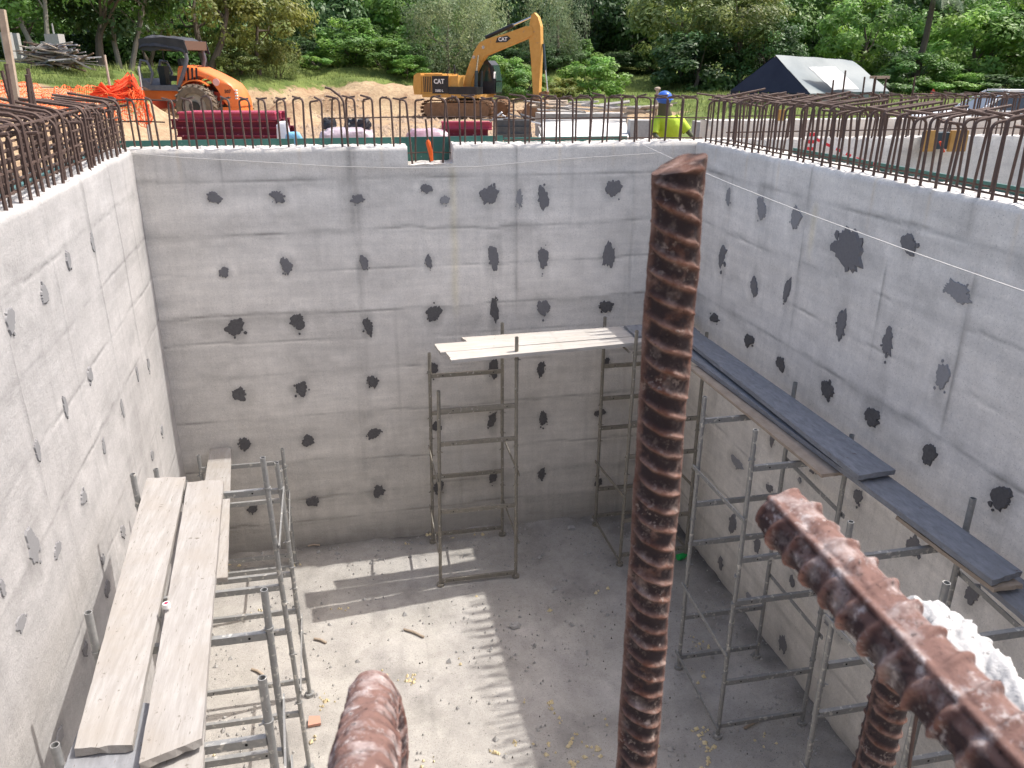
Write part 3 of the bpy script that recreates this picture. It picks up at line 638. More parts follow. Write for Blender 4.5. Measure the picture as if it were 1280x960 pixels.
# ------------------------------------------------------------------ planks
def plank(pts, z, th, m, label, grp=None, name='plank', cut=0, seed=0):
    """pts: four corners (x, y) in order; a board with a few splits, worn corners and a slight cup"""
    p = [Vector((x, y, 0)) for x, y in pts]; rn = random.Random(seed); n = 24; k = 7
    V = []; F = []
    zt = z if isinstance(z, (list, tuple)) else (z, z)
    for side in (1, 0):
        for i in range(n+1):
            u = i/n
            for j in range(k+1):
                v = j/k; q = (p[0].lerp(p[3], u)).lerp(p[1].lerp(p[2], u), v)
                zz = zt[0]*(1-u)+zt[1]*u+.006*math.sin(u*3+seed)-.003*(2*v-1)**2+.0012*math.sin(v*40+seed)*rn.uniform(.3, 1)
                ed = min(i, n-i); q = q+(p[3]-p[0]).normalized()*(rn.uniform(-.006, .006) if ed == 0 else 0)
                if j in (0, k): q = q+(p[1]-p[0]).normalized()*rn.uniform(-.002, .002)
                V.append((q.x, q.y, zz if side else zz-th))
    S = (n+1)*(k+1); ix = lambda i, j, s: (0 if s else S)+i*(k+1)+j
    for i in range(n):
        for j in range(k):
            F.append((ix(i, j, 1), ix(i, j+1, 1), ix(i+1, j+1, 1), ix(i+1, j, 1))); F.append((ix(i, j, 0), ix(i+1, j, 0), ix(i+1, j+1, 0), ix(i, j+1, 0)))
        F.append((ix(i, 0, 1), ix(i+1, 0, 1), ix(i+1, 0, 0), ix(i, 0, 0))); F.append((ix(i, k, 1), ix(i, k, 0), ix(i+1, k, 0), ix(i+1, k, 1)))
    for j in range(k):
        F.append((ix(0, j, 1), ix(0, j, 0), ix(0, j+1, 0), ix(0, j+1, 1))); F.append((ix(n, j, 1), ix(n, j+1, 1), ix(n, j+1, 0), ix(n, j, 0)))
    mb = MB(); mb.v = V; mb.f = F; mb.m = [0]*len(F)
    c = (p[0]+p[2])/2; o = mb.build(name, m, loc=(c.x, c.y, zt[0]-th)); tag(o, label, 'plank', grp); return o
def pz(z, *px): return [tuple(onZ(a, b, z)[:2]) for a, b in px]
GL = 'planks of the left scaffold'; GR = 'long planks beside the right wall'; GB = 'planks of the back scaffold'
plank(pz(-2.27, (92.5, 937), (165, 931), (232, 595), (183, 597)), -2.27, .045, WOODL, 'leftmost wide pale plank with a yellowish stain at its near end', GL, seed=1)
plank(pz(-2.24, (174, 956), (252, 924), (279, 598), (234, 602)), -2.24, .045, WOODL, 'pale plank with a slanting cut at its near end, right of the stained plank', GL, seed=2)
plank(pz(-3.76, (236, 728), (284, 722), (289, 559), (262, 561)), -3.76, .045, WOODL, 'lowest pale plank on the left reaching the back wall', GL, seed=3)
plank(pz(-2.325, (196, 860), (215, 858), (236, 640), (222, 640)), -2.325, .04, WOODL, 'narrow pale board showing in the gap between the two wide planks', GL, seed=4)
plank(pz(-2.32, (60, 1010), (165, 1000), (190, 880), (110, 880)), -2.32, .04, WOODB, 'cement-dusted board under the near end of the stained plank', GL, seed=5)
plank(pz(-2.32, (170, 1010), (252, 1005), (262, 760), (205, 760)), -2.32, .04, WOODL, 'board lying under the slanting-cut plank at the bottom edge', GL, seed=6)
zb = -2.245
q1, q2, q3, q4 = onZ(551, 441, zb), onZ(543, 430, zb), onZ(564, 451, zb), onZ(558, 441.5, zb)
plank([(q1.x, q1.y+.01), (q2.x, q2.y), (4.17, 9.30), (4.17, 9.10)], zb, .04, WOODX, 'middle plank on the back scaffold, its left end farthest left', GB, seed=7)
plank([(q3.x, q3.y), (q4.x, q1.y-.005), (4.17, 9.085), (4.17, 8.88)], zb+.004, .04, WOODX, 'front plank on the back scaffold', GB, seed=8)
q0 = onZ(580, 425, zb)
plank([(q0.x+.03, q2.y+.02), (q0.x-.02, q2.y+.20), (4.17, 9.52), (4.17, 9.315)], zb, .04, WOODX, 'rear plank on the back scaffold nearest the back wall', GB, seed=9)
plank([(3.35, 8.95), (3.35, 9.40), (4.2, 9.42), (4.2, 8.95)], zb+.035, .03, WOODB, 'short dusty board on the back scaffold in the right corner', GB, seed=10)
plank([(3.85, 9.30), (4.25, 9.30), (4.27, 9.66), (3.87, 9.66)], zb+.14, .09, WOODB, 'thick block board on the planks in the far right corner', seed=11)
plank([(3.78, 4.95), (4.125, 4.98), (4.07, 8.75), (3.80, 8.75)], (-2.105, -2.13), .045, WOODB, 'upper grey dusty plank lying on the long right plank', GR, seed=12)
plank([(3.885, 3.63), (4.15, 3.68), (4.02, 8.5), (3.68, 8.5)], (-2.19, -2.20), .045, WOODB, 'longest blue-grey plank beside the right wall', GR, seed=13)
plank([(3.66, 5.25), (3.95, 5.25), (3.93, 7.9), (3.62, 7.9)], -2.25, .03, WOODO, 'brown board showing under the inner edge of the long right planks', GR, seed=14)
plank([(3.90, 3.62), (4.12, 3.62), (4.05, 4.56), (3.865, 4.56)], -2.25, .03, WOODO, 'short board under the near end of the longest right plank', GR, seed=15)
plank([(3.93, 2.3), (4.24, 2.3), (4.25, 3.80), (3.97, 3.80)], -2.31, .04, WOODB, 'dusty plank in the lower right corner under the end of the long one', GR, seed=16)
# small things lying on planks and floor
q = onZ(208, 756, -2.2); t_ = thing('tape_roll', 'tiny white roll with a red core between the two wide left planks', 'tape roll', q)
mb = MB(); mb.tube([q+Vector((0, 0, -.02)), q+Vector((0, 0, .012))], .022, 14); mb.build('roll', mat('white_plastic', (.75, .74, .72), .5), t_, smooth=True)
MB().tube([q+Vector((0, 0, .005)), q+Vector((0, 0, .014))], .012, 12).build('core', mat('red_plastic', (.7, .03, .08), .5), t_)
q = onZ(852, 700, FL); t_ = thing('bottle', 'small bright green plastic bottle on the floor beside the scaffold leg', 'bottle', q)
mb = MB(); GRN = mat('green_plastic', (.02, .4, .09), .3); mb.tube([q+Vector((-.06, 0, .05)), q+Vector((.03, .02, .05)), q+Vector((.06, .025, .05)), q+Vector((.09, .03, .05))], [.045, .045, .02, .016], 10); mb.build('body', GRN, t_, smooth=True)
MB().tube([q+Vector((.09, .03, .05)), q+Vector((.105, .033, .05))], .02, 8).build('cap', mat('white_plastic', (1, 1, 1)), t_)
def chunk(px, py, r, m, label, cat, nm, flat=.6, seed=0):
    q = onZ(px, py, FL); o = MB().ell(q+Vector((0, 0, r*flat*.6)), r, r*.8, r*flat, 9, 6, 0, .22, seed).build(nm, m, loc=q); tag(o, label, cat); return o
GREY = mat('broken_concrete', (.3, .29, .28), .9, 0, (.45, .44, .42), 20, .7, .003, 60, .2)
chunk(644, 784, .07, GREY, 'pale broken concrete lump in the shade by the sunlit floor', 'rubble', 'concrete_lump', seed=1)
chunk(532, 664, .11, GREY, 'grey concrete lump at the foot of the back wall next to the scaffold leg', 'rubble', 'concrete_lump', .8, 2)
chunk(714, 662, .06, GREY, 'small stone on the floor right of the back scaffold', 'rubble', 'concrete_lump', .7, 3)
q = onZ(393, 905, FL); o = MB().prism([q+Vector((-.06, -.05, .01)), q+Vector((.07, -.04, .01)), q+Vector((.06, .04, .03)), q+Vector((-.05, .06, .03))], (0, 0, .03)).build('tile_piece', mat('red_clay', (.5, .27, .2), .9), loc=q); tag(o, 'broken reddish tile on the sunlit floor', 'rubble')
for k, (a, b, l) in enumerate((((393, 800), (408, 805), 'short dark offcut on the sunlit floor right of the leaning posts'), ((505, 788), (530, 798), 'curved dark stick on the sunlit floor in front of the back scaffold'), ((930, 912), (958, 899), 'thin grey stick on the shaded floor at the lower right'), ((315, 838), (330, 846), 'thin stick on the floor below the left rungs'), ((385, 684), (400, 683), 'short dark stick in the shade of the back wall'))):
    A, B = onZ(*a, FL), onZ(*b, FL); o = MB().tube([A+Vector((0, 0, .02)), (A+B)/2+Vector((0, .01, .03)), B+Vector((0, 0, .02))], .014, 6).build('stick', WOODO, loc=A); tag(o, l, 'stick')
# floor crumbs (nobody could count them)
def crumbs(name, pts, r0, r1, m, seed, kindlabel):
    rn = random.Random(seed); V = []; F = []
    for (x, y, s) in pts:
        r = rn.uniform(r0, r1)*s; k = len(V); a0 = rn.uniform(0, 6.28); z = FL+.018
        ring = [(x+r*rn.uniform(.7, 1.2)*math.cos(a0+i*math.pi/2), y+r*rn.uniform(.6, 1.1)*math.sin(a0+i*math.pi/2), z-.012) for i in range(4)]
        V += ring+[(x+rn.uniform(-.3, .3)*r, y, z+r*rn.uniform(.5, 1.0))]; F += [(k, k+1, k+4), (k+1, k+2, k+4), (k+2, k+3, k+4), (k+3, k, k+4)]
    me = bpy.data.meshes.new(name); me.from_pydata(V, [], F); me.materials.append(m); o = link(name, me); tag(o, kindlabel, 'debris', kind='stuff'); return o
rn = random.Random(9); pts = []
while len(pts) < 1700:
    y = rn.uniform(2.5, 9.95); x = rn.uniform(XL(y)+.02, XR(y)-.02); e = min(x-XL(y), XR(y)-x, YB-y)
    if rn.random() < .25+.75*math.exp(-e/.3) and vnoise(x*1.5, y*1.5, 3)*.5+vnoise(x*4, y*4, 8)*.5 > .48-.3*math.exp(-e/.2): pts.append((x, y, 1 if rn.random() < .93 else 2.2))
crumbs('stone_grit', pts, .006, .02, GREY, 1, 'grey concrete crumbs scattered over the pit floor')
pts2 = [(rn.uniform(-2, 4.2), rn.uniform(3, 9.9), 1) for _ in range(170)]
crumbs('dark_grit', pts2, .004, .012, mat('dark_grit', (.09, .08, .07), .9), 2, 'dark crumbs and chips on the pit floor')
pts = []
for px, py, n in ((572, 828, 4), (508, 848, 12), (519, 853, 5), (404, 883, 12), (401, 875, 6), (393, 925, 6), (687, 882, 10), (722, 925, 12), (687, 935, 9), (745, 940, 12), (720, 952, 10), (873, 917, 16), (885, 937, 14), (878, 805, 12), (865, 797, 4), (873, 845, 6), (430, 762, 5), (420, 763, 5), (325, 765, 10), (300, 770, 8),
                (620, 945, 8), (640, 935, 6), (535, 955, 8), (747, 740, 3), (510, 678, 5), (565, 672, 4), (600, 668, 4), (290, 712, 6), (370, 705, 8), (600, 745, 2), (535, 668, 4), (880, 955, 8), (940, 917, 4), (820, 935, 5), (655, 880, 3), (700, 900, 6), (765, 905, 3), (760, 735, 2), (455, 935, 5), (690, 760, 2), (960, 930, 5), (265, 940, 8), (450, 870, 3), (480, 840, 3)):
    q = onZ(px, py, FL); pts += [(q.x+rn.gauss(0, .045), q.y+rn.gauss(0, .05), rn.choice((.6, .8, 1.3))) for _ in range(max(1, int(n*.7)))]
crumbs('foam_crumbs', pts, .012, .03, mat('yellow_foam', (.62, .5, .27), .8, 0, (.75, .66, .45), 30, .6), 3, 'yellowish foam crumbs in little heaps on the pit floor')

# ------------------------------------------------------------------ near bars in the foreground
def ribbed_bar(path, rad, u0, pitch, a=1.3, lug=.0024, rib=.0016, nth=56, ds=.0011, cut=None, rough=.0005, seed=0, round_end=False, ribw=.12, lw=.14):
    pts = [Vector(p) for p in path]; L = [0]
    for i in range(1, len(pts)): L.append(L[-1]+(pts[i]-pts[i-1]).length)
    n = int(L[-1]/ds); out = []; j = 0
    for i in range(n+1):
        s = min(L[-1]*i/n, L[-1]-1e-9)
        while j < len(L)-2 and s > L[j+1]: j += 1
        out.append(pts[j].lerp(pts[j+1], (s-L[j])/(L[j+1]-L[j])))
    t = (out[1]-out[0]).normalized(); u = Vector(u0); u = (u-t*u.dot(t)).normalized(); V = np.zeros((n+1, nth, 3))
    th = np.arange(nth)*2*math.pi/nth; s = np.arange(n+1)*L[-1]/n
    TT, SS = np.meshgrid(th, s)
    ph = np.where(TT < math.pi, TT/math.pi, (2*math.pi-TT)/math.pi)
    q = SS/pitch-a*ph; q = q-np.floor(q)-.5
    h = lug*np.exp(-(np.abs(q+.05*fbm(TT*2, SS*90, seed+11, 2))/lw)**1.9)*np.abs(np.sin(TT))**.35*(.8+.35*fbm(TT*1.5, SS*70, seed+12, 2))
    dth = np.minimum(np.minimum(np.abs(TT), np.abs(TT-2*math.pi)), np.abs(TT-math.pi))
    h = np.maximum(h, rib*np.exp(-(dth/ribw)**4))
    R = rad+h+rough*fbm(np.cos(TT)*3+SS*160+5, np.sin(TT)*3+SS*160*.3, seed, 3)+rough*2*fbm(np.cos(TT)*2+SS*30, np.sin(TT)*2, seed+3, 2)
    if round_end:   # the free end is rounded off
        e = np.clip((L[-1]-SS)/(rad*.9), 0, 1); R = R*np.sqrt(np.clip(1-(1-e)**2, .02, 1))
    for i in range(n+1):
        t2 = (out[min(i+1, n)]-out[max(i-1, 0)]).normalized(); rq = t.rotation_difference(t2); u = rq @ u; t = t2; wv = t.cross(u)
        o_ = np.array(out[i]); V[i] = o_+R[i][:, None]*(np.cos(th)[:, None]*np.array(u)+np.sin(th)[:, None]*np.array(wv))
        if cut is not None and i > n-1: pass
    F = []; i, j = np.meshgrid(np.arange(n), np.arange(nth), indexing='ij')
    a_ = i*nth+j; b_ = i*nth+(j+1) % nth; F = np.stack([a_, b_, b_+nth, a_+nth], -1).reshape(-1, 4)
    V = V.reshape(-1, 3)
    if cut is not None:   # shear the last ring(s) so that the end face slopes
        top = V.reshape(n+1, nth, 3); e = np.array(out[-1]); cv = np.array(cut)
        k = max(0, n-int(.02/ds))
        for r in range(k, n+1):
            wgt = (r-k)/(n-k); top[r] += ((top[r]-e)@cv)[:, None]*np.array(t)[None, :]*wgt
        V = top.reshape(-1, 3)
    nv = len(V); V = np.concatenate([V, [np.array(out[0]), V[n*nth:].mean(0)]])
    jj = np.arange(nth); c1 = np.stack([jj, np.full(nth, nv), np.full(nth, nv), (jj+1) % nth], -1); c2 = np.stack([n*nth+jj, n*nth+(jj+1) % nth, np.full(nth, nv+1), np.full(nth, nv+1)], -1)
    tri = [tuple(r) for r in F.tolist()]+[(int(r[1]), int(r[0]), int(r[3])) for r in c1.tolist()]+[(int(r[0]), int(r[1]), int(r[2])) for r in c2.tolist()]
    me = bpy.data.meshes.new('rebar'); me.from_pydata(V.tolist(), [], tri); hv = np.concatenate([(h/max(lug, rib, 1e-5)).ravel(), [0, 1]]); ca_ = me.color_attributes.new('ridge', 'FLOAT_COLOR', 'POINT'); ca_.data.foreach_set('color', np.stack([hv, hv, hv, np.ones_like(hv)], -1).ravel().astype(np.float32)); me.polygons.foreach_set('use_smooth', [len(f) == 4 for f in tri]); me.update(); return me
def rust_close(name, base, light, dark, dust, dust_amt, pink=None):
    m = bpy.data.materials.new(name); m.use_nodes = True; t = m.node_tree; N = t.nodes; L = t.links; b = N['Principled BSDF']
    b.inputs['Roughness'].default_value = .9; b.inputs['Specular IOR Level'].default_value = .15
    g = N.new('ShaderNodeNewGeometry'); co = g.outputs['Position']
    def nz(sc_, lo, hi, det=6):
        n = N.new('ShaderNodeTexNoise'); n.inputs['Scale'].default_value = sc_; n.inputs['Detail'].default_value = det; n.inputs['Roughness'].default_value = .65; L.new(co, n.inputs['Vector'])
        r = N.new('ShaderNodeMapRange'); r.inputs[1].default_value = lo; r.inputs[2].default_value = hi; L.new(n.outputs['Fac'], r.inputs[0]); return r.outputs[0]
    def mix(f, a, c_):
        x = N.new('ShaderNodeMix'); x.data_type = 'RGBA'; L.new(f, x.inputs[0])
        for k, v in ((6, a), (7, c_)):
            if isinstance(v, tuple): x.inputs[k].default_value = v+(1,)
            else: L.new(v, x.inputs[k])
        return x.outputs[2]
    at_ = N.new('ShaderNodeAttribute'); at_.attribute_name = 'ridge'; sn = N.new('ShaderNodeSeparateXYZ'); L.new(g.outputs['Normal'], sn.inputs[0])
    def mth(op, a, b_):
        k = N.new('ShaderNodeMath'); k.operation = op; k.use_clamp = True
        for i_, v in enumerate((a, b_)):
            if isinstance(v, float): k.inputs[i_].default_value = v
            else: L.new(v, k.inputs[i_])
        return k.outputs[0]
    valley_dark = mth('SUBTRACT', nz(48, .24, .46), mth('MULTIPLY', at_.outputs['Fac'], 1.25))       # mill scale and painted shade between the lugs
    c = mix(nz(70, .4, .62), base, light); c = mix(valley_dark, c, dark)
    if pink:   # cement powder plus painted light: upward faces pinker than the flanks
        pk_ = N.new('ShaderNodeMapRange'); pk_.inputs[1].default_value = .22; pk_.inputs[2].default_value = .85; L.new(sn.outputs['Z'], pk_.inputs[0]); c = mix(mth('MULTIPLY', pk_.outputs[0], mth('ADD', nz(25, .3, .6), .35)), c, pink)
    upf = mth('ADD', mth('MULTIPLY', sn.outputs['Z'], .55), .45)                                 # cement dust settles on what faces up
    c = mix(mth('MULTIPLY', nz(120, .70-dust_amt, .80-dust_amt), upf), c, dust); c = mix(mth('MULTIPLY', nz(60, .58-dust_amt, .76-dust_amt), mth('MULTIPLY', upf, .6)), c, dust)
    c = mix(mth('MULTIPLY', mth('MULTIPLY', nz(300, .56, .64, 3), nz(40, .50, .62)), mth('ADD', mth('MULTIPLY', upf, .6), .35)), c, dust); c = mix(mth('MULTIPLY', nz(300, .60, .68, 4), .7), c, tuple(v*.45 for v in dark))
    L.new(c, b.inputs['Base Color'])
    n = N.new('ShaderNodeTexNoise'); n.inputs['Scale'].default_value = 380; n.inputs['Detail'].default_value = 8; n.inputs['Roughness'].default_value = .75; L.new(co, n.inputs['Vector'])
    bp = N.new('ShaderNodeBump'); bp.inputs['Distance'].default_value = .0016; L.new(n.outputs['Fac'], bp.inputs['Height']); L.new(bp.outputs[0], b.inputs['Normal']); return m
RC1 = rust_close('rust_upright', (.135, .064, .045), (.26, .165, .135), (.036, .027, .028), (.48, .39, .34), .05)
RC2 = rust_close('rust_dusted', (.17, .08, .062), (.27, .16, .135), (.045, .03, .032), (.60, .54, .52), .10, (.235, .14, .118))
def close_bar(me, m, loc, label):
    me.materials.append(m); o = link('rebar', me); tag(o, label, 'rebar'); me.transform(Matrix.Translation(-Vector(loc))); o.location = loc; return o
p0, p1 = P(796, 950, .655), P(850, 205, .49); d = (p1-p0).normalized()
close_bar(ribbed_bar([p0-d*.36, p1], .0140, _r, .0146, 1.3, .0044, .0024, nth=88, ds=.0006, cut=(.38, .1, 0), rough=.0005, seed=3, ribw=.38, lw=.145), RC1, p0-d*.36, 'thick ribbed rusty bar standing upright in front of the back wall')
a, b = P(968, 632, .425), P(1350, 1035, .262); d = (a-b).normalized()
sd = (UPV*.6-RGT*.62)   # the seam between the sunlit top and the shaded flank
tl = a-b; fb = Vector((b.x, .02, b.z-.004)); ut = (sd-FWD*.6); ut = (ut-d*ut.dot(d)).normalized(); u0_ = Vector((0, 0, 1)).rotation_difference(d).inverted() @ ut
legp = [Vector((fb.x, fb.y, -.03)), fb-Vector((0, 0, .05)), fb+Vector((0, .006, -.025)), fb+Vector((0, .02, -.006)), fb+Vector((0, .045, 0)), a]
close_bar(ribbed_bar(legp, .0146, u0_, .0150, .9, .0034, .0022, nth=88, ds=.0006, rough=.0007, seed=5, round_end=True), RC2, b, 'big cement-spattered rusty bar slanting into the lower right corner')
e = P(466, 874, .50); f_ = P(452, 975, .36); d = (f_-e).normalized()
bend = [e+Vector((0, .0, -.30)), e+Vector((.004, .006, -.03)), e+Vector((.002, .006, -.012)), e, e+d*.012+Vector((0, 0, .002)), e+d*.04+Vector((0, 0, .001)), f_, f_+d*.12]
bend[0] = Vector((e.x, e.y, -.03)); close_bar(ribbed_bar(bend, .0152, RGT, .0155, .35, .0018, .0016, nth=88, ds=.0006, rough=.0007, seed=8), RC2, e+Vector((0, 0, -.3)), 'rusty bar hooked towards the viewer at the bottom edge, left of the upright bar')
L0 = Vector((.405, .445, -.03)); t_ = thing('rebar', 'hooked bar with white cement caked on its bend behind the slanting bar', 'rebar', L0)
me = ribbed_bar([L0, Vector((.41, .450, .40)), Vector((.411, .447, .44)), Vector((.41, .435, .465)), Vector((.408, .41, .478)), Vector((.40, .2, .45))], .0145, RGT, .0150, 1.0, .0026, .0016, rough=.0005, seed=9)
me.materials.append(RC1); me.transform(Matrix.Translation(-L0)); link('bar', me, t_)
cp = [Vector((.410, .446, .445)), Vector((.410, .437, .468)), Vector((.408, .415, .480)), Vector((.405, .36, .474)), Vector((.400, .27, .46)), Vector((.398, .2, .45))]
me = ribbed_bar(cp, .0225, RGT, .05, 1, .0, .0, 72, .0009, rough=.0045, seed=12); me.materials.append(mat('caked_cement', (.34, .335, .33), .9, 0, (.52, .51, .50), 60, .6, .0012, 260, .2, spots=(.16, .155, .15), spot_scale=120, spot_cut=.62)); me.transform(Matrix.Translation(-L0)); link('cement_crust', me, t_)
o = MB().tube([P(1146, 893, .6), P(1140, 930, .6), P(1133, 985, .6)], .0016, 6).build('tie_wire', RUSTD, t_, smooth=True)

# ------------------------------------------------------------------ terrain
CTRL = []
for px, py, z, g in ((262, 157, 31, 0), (420, 124, 44.5, 0), (500, 116, 45.5, 0), (340, 128, 40, 0), (250, 130, 37, .3), (450, 97, 47, 1), (350, 98, 46, 1), (450, 84, 50, 1), (340, 80, 49, 1), (600, 104, 50, 1), (560, 96, 50, 1),
                     (740, 122, 45, 1), (800, 114, 50, 1), (800, 128, 41, 1), (680, 128, 43, 0), (900, 118, 46, 1), (1000, 124, 36, 1), (1100, 124, 38, 1), (1250, 117, 45, 1), (1220, 186, 22, 1), (1240, 140, 30, 1), (1160, 124, 38, 1),
                     (80, 104, 24, 1), (70, 86, 27, 1), (20, 80, 29, 1), (110, 96, 27, 1), (140, 88, 32, 1), (155, 86, 34, 1), (230, 88, 42, 1), (300, 92, 44, 1), (20, 104, 23, .3), (0, 112, 21, 0), (175, 104, 33, .6), (-60, 80, 28, 1),
                     (1400, 120, 45, 1), (1400, 190, 22, 1), (-200, 90, 28, 1), (900, 140, 34, .7)):
    q = P(px, py, z); CTRL.append((q.x, q.y, q.z, g))
for x, y, z, g in ((-4, 11, -.75, 0), (-1, 12, -1., 0), (3, 12.5, -1.05, 0), (7, 12, -1.1, 0), (12, 12, -1.1, 0), (14, 16, -1.2, 0), (5, 17, -1.2, 0), (0, 17, -1.15, 0), (-6, 14, -.7, 0), (-3.2, 4, -.3, 0), (-3.4, 8, -.3, 0), (-6, 6, -.3, 0), (-8, 12, -.3, 0), (-9, 0, -.3, 0), (0, -3, -.9, 0), (8, -4, -.9, 0), (16, 5, -1.0, 0), (18, 0, -1, 0), (16, 12, -1.2, .5), (-5, -4, -.5, 0)):
    CTRL.append((x, y, z, g))
for x, z in ((-60, 1.6), (-35, 1.6), (-15, 1.3), (0, 1.1), (12, .9), (22, .3), (32, -.1), (45, 0), (60, .2)): CTRL.append((x, 56, z, 1))
for z_, zz_ in ((18, -1.12), (22, -1.16), (26, -1.22), (30, -1.28), (34, -1.36), (38, -1.45), (41.5, -1.52)):
    for px_ in (190, 290, 390, 490, 590, 690, 780):
        if z_ > 36 and px_ < 380: continue
        q = P(px_, 100, z_); CTRL.append((q.x, q.y, zz_, 0))
for z_ in (16, 19, 22, 26, 30):
    for px_ in (880, 980, 1080, 1180, 1280): q = P(px_, 100, z_); CTRL.append((q.x, q.y, -1.25, .3 if z_ < 20 else .8))
CT = np.array(CTRL)
def terrain(x, y):
    x = np.asarray(x, float); y = np.asarray(y, float); sh = x.shape; x = x.ravel(); y = y.ravel()
    d2 = (x[:, None]-CT[None, :, 0])**2+(y[:, None]-CT[None, :, 1])**2+.15
    w_ = d2**-2.0; w_ /= w_.sum(1, keepdims=True); z = w_@CT[:, 2]; g = w_@CT[:, 3]
    far = np.clip((y-58)/40, 0, 6); z = z+far*9.
    z = z+.10*fbm(x*.35, y*.35, 61)+np.where(g < .5, .045, .02)*fbm(x*1.7, y*1.7, 63)+np.where((g < .5), .03, .0)*fbm(x*6, y*6, 64)
    def bump(px, py, zz, r, h, ry=None):
        q = P(px, py, zz); ry = ry or r; return h*np.exp(-(((x-q.x)/r)**2+((y-q.y)/ry)**2))
    rough = 1+.5*fbm(x*1.1, y*1.1, 65)+.35*fbm(x*3.5, y*3.5, 66)
    for a in ((440, 110, 44.5, 1.8, .5, 1.0), (505, 110, 45.5, 2.0, .45, 1.0), (345, 138, 34, 1.3, 1.0, .9), (366, 140, 33, .9, .7, .8), (322, 128, 36, 1.3, .7, .9)):
        b_ = bump(*a); z = z+b_*rough; g = g-b_*1.3
    return z.reshape(sh), np.clip(g, 0, 1).reshape(sh)
def tz(x, y): z, g = terrain(np.array([x]), np.array([y])); return float(z[0])
def axis(parts): return np.unique(np.round(np.concatenate([np.arange(a, b, s) for a, b, s in parts]), 4))
gx = axis(((-400, -60, 40), (-60, -22, 2.), (-22, -2.98, .3), (-2.98, 13.3, .28), (13.38, 26, .4), (26, 60, 2), (60, 401, 40)))
gy = axis(((-200, -10, 20), (-10, -.4, .8), (-.4, 10.43, .5), (10.43, 30, .28), (30, 56, .36), (56, 100, 3), (100, 400, 40)))
X_, Y_ = np.meshgrid(gx, gy, indexing='ij'); Z_, G_ = terrain(X_, Y_)
n1, n2 = len(gx), len(gy); Fg = grid_faces(n1, n2); cx = X_.reshape(-1)[Fg].mean(1); cy = Y_.reshape(-1)[Fg].mean(1)
hole = (cx > -2.99) & (cx < 13.32) & (cy > -.4) & (cy < 10.43); Fg = Fg[~hole]
gm = bpy.data.materials.new('site_ground'); gm.use_nodes = True; t = gm.node_tree; N = t.nodes; L = t.links; b = N['Principled BSDF']; b.inputs['Roughness'].default_value = .95; b.inputs['Specular IOR Level'].default_value = .15
g_ = N.new('ShaderNodeNewGeometry'); at_ = N.new('ShaderNodeAttribute'); at_.attribute_name = 'grass'
def _nz(s_, det=8):
    n = N.new('ShaderNodeTexNoise'); n.inputs['Scale'].default_value = s_; n.inputs['Detail'].default_value = det; n.inputs['Roughness'].default_value = .65; L.new(g_.outputs['Position'], n.inputs['Vector']); return n.outputs['Fac']
def _ramp(f, a, b_, p=.35, q=.65):
    r = N.new('ShaderNodeValToRGB'); r.color_ramp.elements[0].color = a; r.color_ramp.elements[1].color = b_; r.color_ramp.elements[0].position = p; r.color_ramp.elements[1].position = q; L.new(f, r.inputs[0]); return r.outputs[0]
def _mix(f, a, b_):
    x = N.new('ShaderNodeMix'); x.data_type = 'RGBA'; L.new(f, x.inputs[0]); L.new(a, x.inputs[6]); L.new(b_, x.inputs[7]); return x.outputs[2]
soil = _mix(_ramp(_nz(.35), (0, 0, 0, 1), (1, 1, 1, 1), .4, .6), _ramp(_nz(3.), (.25, .155, .095, 1), (.41, .29, .18, 1)), _ramp(_nz(4.), (.32, .23, .14, 1), (.48, .37, .235, 1)))
grs = _ramp(_nz(1.2), (.075, .11, .028, 1), (.17, .21, .06, 1))
ad = N.new('ShaderNodeMath'); ad.operation = 'ADD'; sb = N.new('ShaderNodeMath'); sb.operation = 'SUBTRACT'; sb.inputs[1].default_value = .5; L.new(_nz(2.), sb.inputs[0]); L.new(at_.outputs['Fac'], ad.inputs[0]); L.new(sb.outputs[0], ad.inputs[1])
L.new(_mix(_ramp(ad.outputs[0], (0, 0, 0, 1), (1, 1, 1, 1), .42, .56), soil, grs), b.inputs['Base Color'])
bp = N.new('ShaderNodeBump'); bp.inputs['Distance'].default_value = .08; L.new(_nz(5.), bp.inputs['Height']); L.new(bp.outputs[0], b.inputs['Normal'])
o = link('ground', np_mesh('ground', np.stack([X_, Y_, Z_], -1).reshape(-1, 3), Fg, gm, True, {'grass': np.repeat(G_.reshape(-1, 1), 3, 1)})); tag(o, kind='structure')

# grass blades and weeds on the bank and the clearing
def tufts(name, n, region, hmin, hmax, wd, m, seed, label, gmin=.55):
    rs = np.random.RandomState(seed); px, py = region(rs, n); z, g = terrain(px, py); k = g+.25*fbm(px*1.3, py*1.3, 5) > gmin; px, py, z = px[k], py[k], z[k]; n = len(px)
    ht = hmin+(hmax-hmin)*rs.rand(n)*(.5+vnoise(px*.7, py*.7, 8)); a = rs.rand(n)*6.28; lean = rs.normal(0, .35, (n, 2))*ht[:, None]
    dx, dy = np.cos(a)*wd, np.sin(a)*wd; V = np.zeros((n, 3, 3)); V[:, 0] = np.stack([px-dx, py-dy, z-.03], -1); V[:, 1] = np.stack([px+dx, py+dy, z-.03], -1); V[:, 2] = np.stack([px+lean[:, 0], py+lean[:, 1], z+ht], -1)
    t_ = np.repeat((.7+.6*rs.rand(n))[:, None], 3, 1).reshape(-1, 1)*np.ones((1, 3))
    o = link(name, np_mesh(name, V.reshape(-1, 3), np.arange(n*3).reshape(-1, 3), m, False, {'tint': t_})); tag(o, label, 'grass', kind='stuff')
